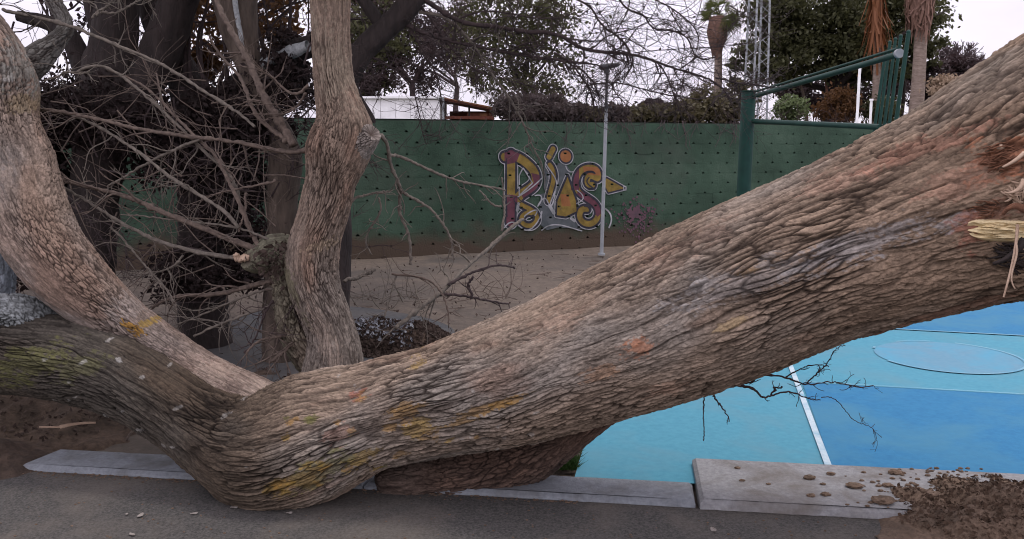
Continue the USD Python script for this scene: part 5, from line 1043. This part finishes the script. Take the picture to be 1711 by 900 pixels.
# palms
FROND = leaf_mat('palm_green', [(0.09, 0.105, 0.03), (0.16, 0.16, 0.05), (0.065, 0.08, 0.022), (0.22, 0.19, 0.07)], 0.3)
SKIRT = leaf_mat('dead_palm_fronds', [(0.20, 0.115, 0.085), (0.29, 0.18, 0.135), (0.14, 0.08, 0.06), (0.34, 0.24, 0.185)], 0.2)
SKIRT_RED = leaf_mat('red_dead_palm_fronds', [(0.19, 0.075, 0.03), (0.27, 0.13, 0.06), (0.12, 0.05, 0.025), (0.24, 0.16, 0.09)], 0.25)
def palm(label, D, px, y_sk0, y_sk1, w_sk, r_tr, skm, seed, pxb, crown=True, ragged=0.3, nsk=420, flare=0.0):
    rng = np.random.default_rng(seed); top = P(px, y_sk0, D); b = P(pxb, 205, D); b[2] = TZ
    t = thing('palm_tree', label, 'palm tree', b); z1 = P(px, y_sk1, D)[2]; rt_ = M(r_tr, D)
    put('trunk', tube(np.array([b - [0, 0, 0.1], (b + top) / 2 + [rt_ * 0.4, 0, 0], top]), np.array([rt_ * 1.25, rt_, rt_ * 0.9]), 24, 12), PALM_BARK, t, smooth=True)
    v, f = [], []
    for i in range(nsk):                                   # dead fronds: long narrow strips hanging close to the trunk
        a = rng.uniform(0, 2 * np.pi); z0 = top[2] - (top[2] - z1) * rng.uniform(0, 0.75); L = (z0 - z1) * rng.uniform(0.35, 1.0 + ragged); u = (top[2] - z0) / max(top[2] - z1, 1e-6)
        rad = M(w_sk, D) * (0.8 + 0.25 * rng.random()); prof = lambda z: rt_ + (rad - rt_) * max(0.0, 1 - (abs((top[2] - z) / (top[2] - z1) - 0.42) / 0.62) ** 2)
        w = M(rng.uniform(1.2, 3.2), D); ks = 4; k0 = len(v); fl_ = rng.random()
        for j in range(ks):
            z = z0 - L * j / (ks - 1); r = max(prof(z), rt_ * 1.02) + rng.normal(0, 0.015) + flare * fl_ * (j / (ks - 1)) ** 1.5; aa = a + 0.12 * j * rng.normal(); c = np.array([top[0] + (b[0] - top[0]) * (top[2] - z) / (top[2] - b[2]) + r * math.cos(aa), top[1] + r * math.sin(aa), z]); tg = np.array([-math.sin(aa), math.cos(aa), 0]) * w * (1 - 0.6 * j / ks)
            v += [c - tg, c + tg]
        for j in range(ks - 1): f += [[k0 + 2 * j, k0 + 2 * j + 1, k0 + 2 * j + 3], [k0 + 2 * j, k0 + 2 * j + 3, k0 + 2 * j + 2]]
    put('dead_fronds', (np.array(v), np.array(f)), skm, t, kind='stuff')
    if crown:
        for i in range(24):
            a = rng.uniform(0, 2 * np.pi); el = rng.uniform(-0.7, 1.2); L = M(31, D) * rng.uniform(0.8, 1.15); d = np.array([math.cos(a) * math.cos(el), math.sin(a) * math.cos(el), math.sin(el)]); base = top + [0, 0, 0.05]; hub = base + d * L * 0.5 + [0, 0, -0.06 * L]
            side = np.cross(d, [0, 0, 1.0]); side /= np.linalg.norm(side) + 1e-9; ro = rng.uniform(-1.1, 1.1); side = side * math.cos(ro) + np.cross(side, d) * math.sin(ro); vv = [stick(base, hub, 0.018, 0.012, 4)]; fv, ff_ = [], []
            for k in range(13):
                an = (k - 6) / 6 * 1.25; dd = d * math.cos(an) + side * math.sin(an); tip = hub + dd * L * 0.8 + [0, 0, -0.10 * L * (0.4 + abs(an))]; mid = hub + dd * L * 0.42; n_ = np.cross(dd, np.cross(d, side)); n_ /= np.linalg.norm(n_) + 1e-9
                k0 = len(fv); fv += [hub, mid - n_ * L * 0.022, tip, mid + n_ * L * 0.022]; ff_ += [[k0, k0 + 1, k0 + 2], [k0, k0 + 2, k0 + 3]]
            vv.append((np.array(fv), np.array(ff_))); put('frond', join(vv), FROND, t)
    return t
palm('tall fan palm with green crown and reddish skirt of dead fronds, alone against the sky', 30, 1199, 26, 84, 15, 6.5, SKIRT, 2, 1196)
palm('palm with hanging orange dead fronds, left of the green fence bars', 27, 1466, -60, 80, 8, 6, SKIRT_RED, 4, 1462, crown=True, ragged=0.5, nsk=80, flare=M(26, 27))
palm('thick palm with pinkish ragged skirt just right of the green fence bars', 26, 1540, -60, 48, 21, 10, SKIRT, 6, 1528, crown=True, ragged=0.3, nsk=240, flare=M(9, 26))

# big dark olive tree and what stands under it
def more_trunks(t, rng, b, fork, lv):
    for px, pt, w, m in [(1345, 120, 8, TRUNK_TAN), (1375, 130, 6, TRUNK_DARK), (1400, 130, 7, SH_RED), (1425, 140, 6, TRUNK_TAN), (1500, 110, 8, TRUNK_DARK), (1317, 130, 6, TRUNK_DARK)]:
        q = P(px, 205, 29 + rng.normal() * 0.6); q[2] = TZ - 0.1; e = P(px + rng.normal(0, 14), pt, 29); put('trunk', tube(np.array([q, (q + e) / 2 + rng.normal(0, 0.08, 3), e]), np.array([M(w, 29), M(w * 0.7, 29), M(w * 0.5, 29)]) * 0.5, 10, 7), m, t, smooth=True)
SH_RED = mat('reddish_trunk_bark', (0.08, 0.035, 0.025), (0.20, 0.10, 0.07), 6, bump=0.9, bscale=20, dist=0.03, stretch=(1, 1, 0.3))
crown_tree('evergreen_tree', 'large dense dark olive tree filling the sky behind the green frame and mast', 29.0, 1380, [(1300, 10, 29, 50, 60), (1290, 90, 29, 55, 50), (1245, 118, 29, 28, 34), (1360, 20, 29.5, 80, 60), (1350, 100, 29, 70, 34), (1430, 60, 29, 70, 70), (1500, 20, 29.5, 70, 60), (1545, 70, 30, 34, 46), (1470, 105, 29, 50, 40), (1540, 115, 30, 26, 36)], 430, 85, 0.088, EVERGREEN2, seed=15, r0=0.26, limbs=16, extra=more_trunks, spread=0.25, hollow=0.25, twigs=1)
for i, (x, y, D, rx, ry, lm, lab, lf) in enumerate([(1322, 182, 24, 24, 18, LIGHT_GREEN, 'light green shrub seen through the left of the green frame', 0.05), (1400, 178, 27, 30, 26, RUSTY, 'rusty brown bush seen through the middle of the green frame', 0.06), (1470, 185, 27, 26, 22, EVERGREEN2, 'dark green bush seen behind the short white post', 0.06), (1590, 148, 24, 30, 20, PALE_BUSH, 'pale dry blond bush rising above the trunk at the right', 0.06), (1602, 122, 38, 42, 26, PURPLE, 'grey purple clump of bush behind the pale blond bush', 0.10), (1548, 150, 30, 20, 46, PURPLE, 'dark brown undergrowth beside the thick palm trunk', 0.08), (1360, 150, 33, 60, 30, PURPLE, 'dark undergrowth in the shade of the big olive tree', 0.10), (1450, 150, 33, 60, 36, PURPLE, 'dark brown undergrowth behind the orange palm trunk', 0.10)]):
    rng = np.random.default_rng(160 + i); b = P(x, 200, D); b[2] = TZ; t = thing('shrub', lab, 'shrub', b); out = []
    for _ in range(9):
        d = rng.normal(size=3) * [0.7, 0.7, 0.3] + [0, 0, 1]; grow(rng, b, d / np.linalg.norm(d), (P(x, y - ry, D)[2] - TZ) * 0.5, 0.02, 2, out, rmin=0.004)
    put('stems', segs(out, 3), TWIG_PURPLE, t); put('foliage', leaves(clumps([(x, y, D, rx, ry)], 46, 62, rng, 0.34), lf, rng), lm, t)
for i, (x, top, D, lab) in enumerate([(1590, 40, 40, 'leafless pale grey tree above the dark bush at the right, the left one'), (1645, 10, 42, 'leafless pale grey tree above the trunk at the right, the middle one'), (1700, 40, 41, 'leafless pale grey tree at the right edge of the photo')]):
    bare_tree('bare_tree', lab, D, x, top, 0.10, 1.3, 4, 40 + i, TWIG_PURPLE, ang=0.5, up=0.12, trunk_h=1.2, rmin=0.015)

# ---- the dark old trees and thicket at the left
def px_tube(rows, n=None, sides=12, bump=0.10, seed=0):
    pts, r = PL(rows); n = n or len(rows) * 8; c, rr_, s = spline(pts, n, r); T, N, B = frames(c); th = np.arange(sides) / sides * 2 * np.pi
    ring_ = N[:, None] * np.cos(th)[None, :, None] + B[:, None] * np.sin(th)[None, :, None]
    nz = meshkit.fbm((c[:, None] + ring_ * rr_[:, None, None]) * [9, 9, 4.0] + seed, 4, seed) - 0.5
    v = c[:, None] + ring_ * (rr_[:, None] * (1 + bump * 4 * nz))[..., None]; return v.reshape(-1, 3), grid_faces(n, sides)
D = 6.6
b = G(150, 480); b = np.array([P(160, 480, D)[0], D, 0])
ot = thing('old_tree', 'dark forked old tree in the shade behind the left limb', 'tree', b)
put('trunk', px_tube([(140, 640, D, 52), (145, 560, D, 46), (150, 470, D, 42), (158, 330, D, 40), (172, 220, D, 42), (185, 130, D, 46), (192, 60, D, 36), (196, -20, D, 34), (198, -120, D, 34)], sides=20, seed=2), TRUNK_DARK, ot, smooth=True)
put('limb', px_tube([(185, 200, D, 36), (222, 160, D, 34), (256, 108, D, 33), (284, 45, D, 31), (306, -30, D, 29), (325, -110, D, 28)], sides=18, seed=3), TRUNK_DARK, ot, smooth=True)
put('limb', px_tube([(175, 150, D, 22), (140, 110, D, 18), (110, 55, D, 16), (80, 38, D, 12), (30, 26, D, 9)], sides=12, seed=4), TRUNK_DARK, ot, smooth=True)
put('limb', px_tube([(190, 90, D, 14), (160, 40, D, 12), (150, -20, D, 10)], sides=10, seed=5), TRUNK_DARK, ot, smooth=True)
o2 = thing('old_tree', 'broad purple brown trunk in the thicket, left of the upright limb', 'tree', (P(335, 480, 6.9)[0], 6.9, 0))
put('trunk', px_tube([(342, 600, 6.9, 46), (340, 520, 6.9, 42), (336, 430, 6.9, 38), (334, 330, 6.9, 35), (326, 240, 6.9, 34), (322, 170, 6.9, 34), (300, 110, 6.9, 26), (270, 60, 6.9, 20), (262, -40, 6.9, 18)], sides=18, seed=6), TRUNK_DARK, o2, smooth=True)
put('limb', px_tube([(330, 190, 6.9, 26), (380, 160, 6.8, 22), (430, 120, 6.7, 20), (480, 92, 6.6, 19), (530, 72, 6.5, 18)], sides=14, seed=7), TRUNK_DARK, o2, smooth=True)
put('lichen_patch', px_tube([(432, 112, 6.42, 7), (470, 92, 6.36, 11), (515, 78, 6.30, 11)], sides=10, seed=8, bump=0.3), LICHEN_GREY, o2, smooth=True)
put('shoots', join([tube(P(np.array([x + 0.0, x + rb.uniform(-25, 25), x + rb.uniform(-50, 50)]), np.array([y, y - 70, y - 190.0]), 6.7), np.array([0.02, 0.013, 0.006]), 9, 5) for x, y in [(350, 150), (365, 140), (380, 150), (345, 160), (420, 120), (450, 105), (470, 95), (320, 140), (310, 130)]]), TWIG_DARK, o2, smooth=True)
o3 = thing('old_tree', 'grey brown leaning trunk with a pale peeled streak near its top', 'tree', (P(480, 480, 6.4)[0], 6.4, 0))
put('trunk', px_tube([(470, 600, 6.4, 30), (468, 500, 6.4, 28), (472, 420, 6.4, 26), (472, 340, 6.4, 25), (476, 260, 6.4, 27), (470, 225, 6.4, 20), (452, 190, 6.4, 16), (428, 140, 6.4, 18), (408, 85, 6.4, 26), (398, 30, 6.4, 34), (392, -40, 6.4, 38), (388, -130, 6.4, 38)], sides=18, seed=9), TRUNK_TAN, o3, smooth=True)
put('peeled_streak', px_tube([(392, -20, 6.23, 4), (397, 30, 6.24, 4.5), (403, 62, 6.26, 3.5), (406, 82, 6.28, 2.5)], sides=8, seed=10), WOOD_PALE if False else LICHEN_GREY, o3, smooth=True)
rng = np.random.default_rng(91)
tk = thing('thicket', 'dense dark tangle of dead creeper and leaves between the left limb and upright limb', 'thicket', (P(280, 450, 7.0)[0], 7.0, 0))
tspec = [(105, 230, 7.0, 62, 80), (100, 330, 7.2, 50, 60), (175, 190, 7.1, 70, 62), (240, 190, 7.1, 66, 50), (300, 230, 7.1, 50, 70), (390, 230, 7.1, 66, 70), (420, 330, 7.0, 44, 90), (460, 190, 7.0, 55, 60), (500, 130, 6.9, 30, 60), (350, 440, 7.1, 40, 46), (420, 440, 6.9, 50, 36), (110, 420, 7.1, 30, 40), (400, 165, 7.0, 34, 20)]
lv = clumps(tspec, 420, 120, rng, 0.32, 0.15)
lv[:, 1] -= rng.random(len(lv)) * 0.75
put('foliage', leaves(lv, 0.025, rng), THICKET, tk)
out = []
for i in range(44):
    x, y = rng.uniform(70, 510), rng.uniform(110, 470); p = P(x, y, rng.uniform(4.7, 5.8)); d = rng.normal(size=3) * [1, 0.25, 0.9] + [-0.5, 0, 0.1]; grow(rng, p, d / np.linalg.norm(d), 0.5, 0.0045, 1, out, wob=0.22, rmin=0.0014, up=0.0)
put('stems', segs(out, 4), TWIG_BROWN, tk)
out = []
for i in range(50):
    s = tspec[rng.integers(len(tspec))]; p = P(s[0] + rng.normal(0, 30), s[1] + rng.normal(0, 40), 5.9 + rng.uniform(0, 0.6)); d = rng.normal(size=3) * [1, 0.25, 1]; grow(rng, p, d / np.linalg.norm(d), 0.5, 0.007, 2, out, wob=0.25, rmin=0.002, up=-0.02)
put('stems', segs(out, 4), TWIG_DARK, tk)
out = []
for i in range(34):
    x, y = rng.uniform(20, 520), rng.uniform(-10, 110); p = P(x, y, 6.6 + rng.uniform(0, 1.5)); d = rng.normal(size=3) * [1, 0.3, 1]; grow(rng, p, d / np.linalg.norm(d), 0.55, 0.010, 3, out, wob=0.22, rmin=0.0025, up=0.02)
put('twigs', segs(out, 4), TWIG_DARK, ot)
put('crown', leaves(clumps([(60, 30, 7.2, 60, 40), (160, 20, 7.2, 50, 40), (245, 40, 7.4, 30, 50), (450, 60, 7.4, 60, 70), (130, 90, 7.2, 60, 40)], 12, 40, rng, 0.35), 0.03, rng), PURPLE, ot)
put('crown', leaves(clumps([(340, 60, 8, 50, 60), (460, 40, 8, 50, 60), (330, 110, 8, 40, 30)], 50, 45, rng, 0.35), 0.04, rng), RUSTY, o2)

# ---- the leafless tree whose branches hang across the sky
D = 6.2
nb_ = thing('overhanging_tree', 'dark leafless tree behind the upright limb with long bare branches across the sky', 'tree', (P(575, 500, D)[0], D, 0))
put('trunk', px_tube([(560, 640, D, 26), (562, 500, D, 25), (562, 380, D, 24), (560, 260, D, 24), (566, 170, D, 23), (590, 108, D, 21), (622, 68, D, 20), (655, 38, D, 19), (684, 5, D, 20), (705, -60, D, 22), (712, -150, D, 22)], sides=16, seed=12), TRUNK_DARK, nb_, smooth=True)
put('limb', px_tube([(640, 52, D, 12), (622, 20, D, 11), (598, -12, D, 10), (580, -80, D, 10)], sides=10, seed=13), TRUNK_DARK, nb_, smooth=True)
put('limb', px_tube([(600, 120, D, 10), (592, 150, D, 9), (608, 178, D, 7), (625, 205, D, 4)], sides=8, seed=14), TRUNK_DARK, nb_, smooth=True)
OH = [([(690, -10, D), (735, 15, D), (775, 38, D), (820, 46, D), (875, 53, D), (940, 62, D), (965, 76, D), (1005, 87, D), (1050, 90, D), (1085, 97, D), (1130, 113, D), (1190, 134, D), (1212, 155, D), (1222, 170, D)], 6.0, 1.8),
      ([(940, -25, D), (962, 0, D), (985, 12, D), (1003, 35, D), (1030, 60, D), (1052, 89, D)], 2.2, 2.6), ([(1025, -20, D), (1038, 2, D), (1055, 18, D), (1075, 25, D), (1090, 45, D), (1120, 50, D), (1145, 62, D), (1160, 80, D), (1196, 94, D)], 2.4, 1.5),
      ([(1075, -20, D), (1092, 0, D), (1120, 14, D), (1146, 28, D), (1160, 45, D), (1168, 65, D)], 2.0, 1.0), ([(660, 30, D), (720, 60, D), (800, 78, D), (880, 92, D), (930, 100, D), (960, 106, D), (985, 108, D), (1010, 115, D)], 4.5, 1.6),
      ([(925, 88, D), (955, 106, D), (972, 130, D), (985, 150, D), (992, 182, D)], 2.8, 1.6), ([(962, 110, D), (982, 125, D), (996, 142, D), (1002, 168, D)], 2.0, 1.2), ([(978, 144, D), (1005, 137, D), (1040, 142, D), (1080, 150, D), (1118, 160, D), (1168, 166, D)], 1.8, 1.4),
      ([(1046, 92, D), (1045, 112, D), (1022, 138, D), (1034, 160, D), (1052, 182, D)], 1.6, 1.2), ([(1072, 95, D), (1100, 107, D), (1120, 140, D), (1137, 186, D)], 1.9, 1.3), ([(1052, -10, D), (1046, 25, D), (1031, 55, D), (1026, 95, D)], 1.4, 0.8),
      ([(1196, 130, D), (1235, 139, D), (1280, 144, D)], 2.2, 1.8), ([(700, 20, D), (780, 65, D), (820, 120, D), (850, 160, D), (870, 200, D), (888, 238, D), (905, 272, D)], 4.0, 1.6), ([(1060, 88, D), (1110, 82, D), (1200, 76, D), (1260, 70, D)], 1.3, 0.7),
      ([(690, 0, D), (740, 60, D), (790, 110, D), (835, 130, D), (900, 150, D)], 3.4, 1.2), ([(675, 25, D), (700, 70, D), (730, 130, D), (735, 175, D)], 2.6, 1.0), ([(1215, 10, D), (1240, 18, D), (1262, 24, D)], 1.2, 0.7), ([(610, 90, D), (650, 110, D), (690, 150, D), (700, 185, D), (712, 240, D)], 2.4, 1.0), ([(770, 30, D), (830, 20, D), (900, 30, D), (960, 20, D)], 2.2, 1.0)]
for i, (rows, r0, r1) in enumerate(OH): branch(rows, r0, r1, TWIG_GREY if i == 12 else TWIG_DARK, nb_, n=26, length=0.36, droop=0.1, jit=1.2, sides=6, sub=3, spread=0.9)
out = []
for i in range(85):
    x, y = rng.uniform(600, 1230), rng.uniform(-30, 150); p = P(x, y, rng.uniform(5.9, 7.0)); d = np.array([rng.normal(0.6, 0.7), rng.normal(0, 0.3), rng.normal(-0.1, 0.6)]); grow(rng, p, d / np.linalg.norm(d), 0.36, 0.0040, 2, out, wob=0.2, rmin=0.0012, up=-0.01)
put('fine_twigs', segs(out, 3), TWIG_DARK, nb_)
fl = []
for rows, r0, r1 in OH:
    a = np.array(rows, float)
    for _ in range(14): i = rng.integers(0, len(a) - 1); u = rng.random(); fl.append(P(*(a[i] * (1 - u) + a[i + 1] * u + [rng.normal(0, 16), rng.normal(0, 16), rng.normal(0, 0.1)])))
put('last_leaves', leaves(np.array(fl), 0.013, rng), PURPLE, nb_, kind='stuff')

# the canopy of the old trees goes on above the picture and shades the yard below it
rng = np.random.default_rng(133)
cv = []
for _ in range(330):
    c = np.array([rng.uniform(-6.5, 0.6), rng.uniform(4.6, 11.5), 0]); c[2] = 1.6 + 0.19 * c[1] + 0.75 + rng.uniform(0, 2.6); cv.append(c + rng.normal(size=(60, 3)) * 0.24)
put('crown', leaves(np.vstack(cv), 0.075, rng), PURPLE, o3)
out = []
for _ in range(16):
    p = np.array([rng.uniform(-5.5, 0), rng.uniform(5.2, 9), 0]); p[2] = 1.6 + 0.19 * p[1] + 0.55; d = rng.normal(size=3) * [1, 1, 0.3]; d[2] = abs(d[2]); grow(rng, p, d / np.linalg.norm(d), 1.0, 0.03, 2, out, rmin=0.006, up=0.08)
put('upper_branches', segs(out, 4), TWIG_DARK, o3)
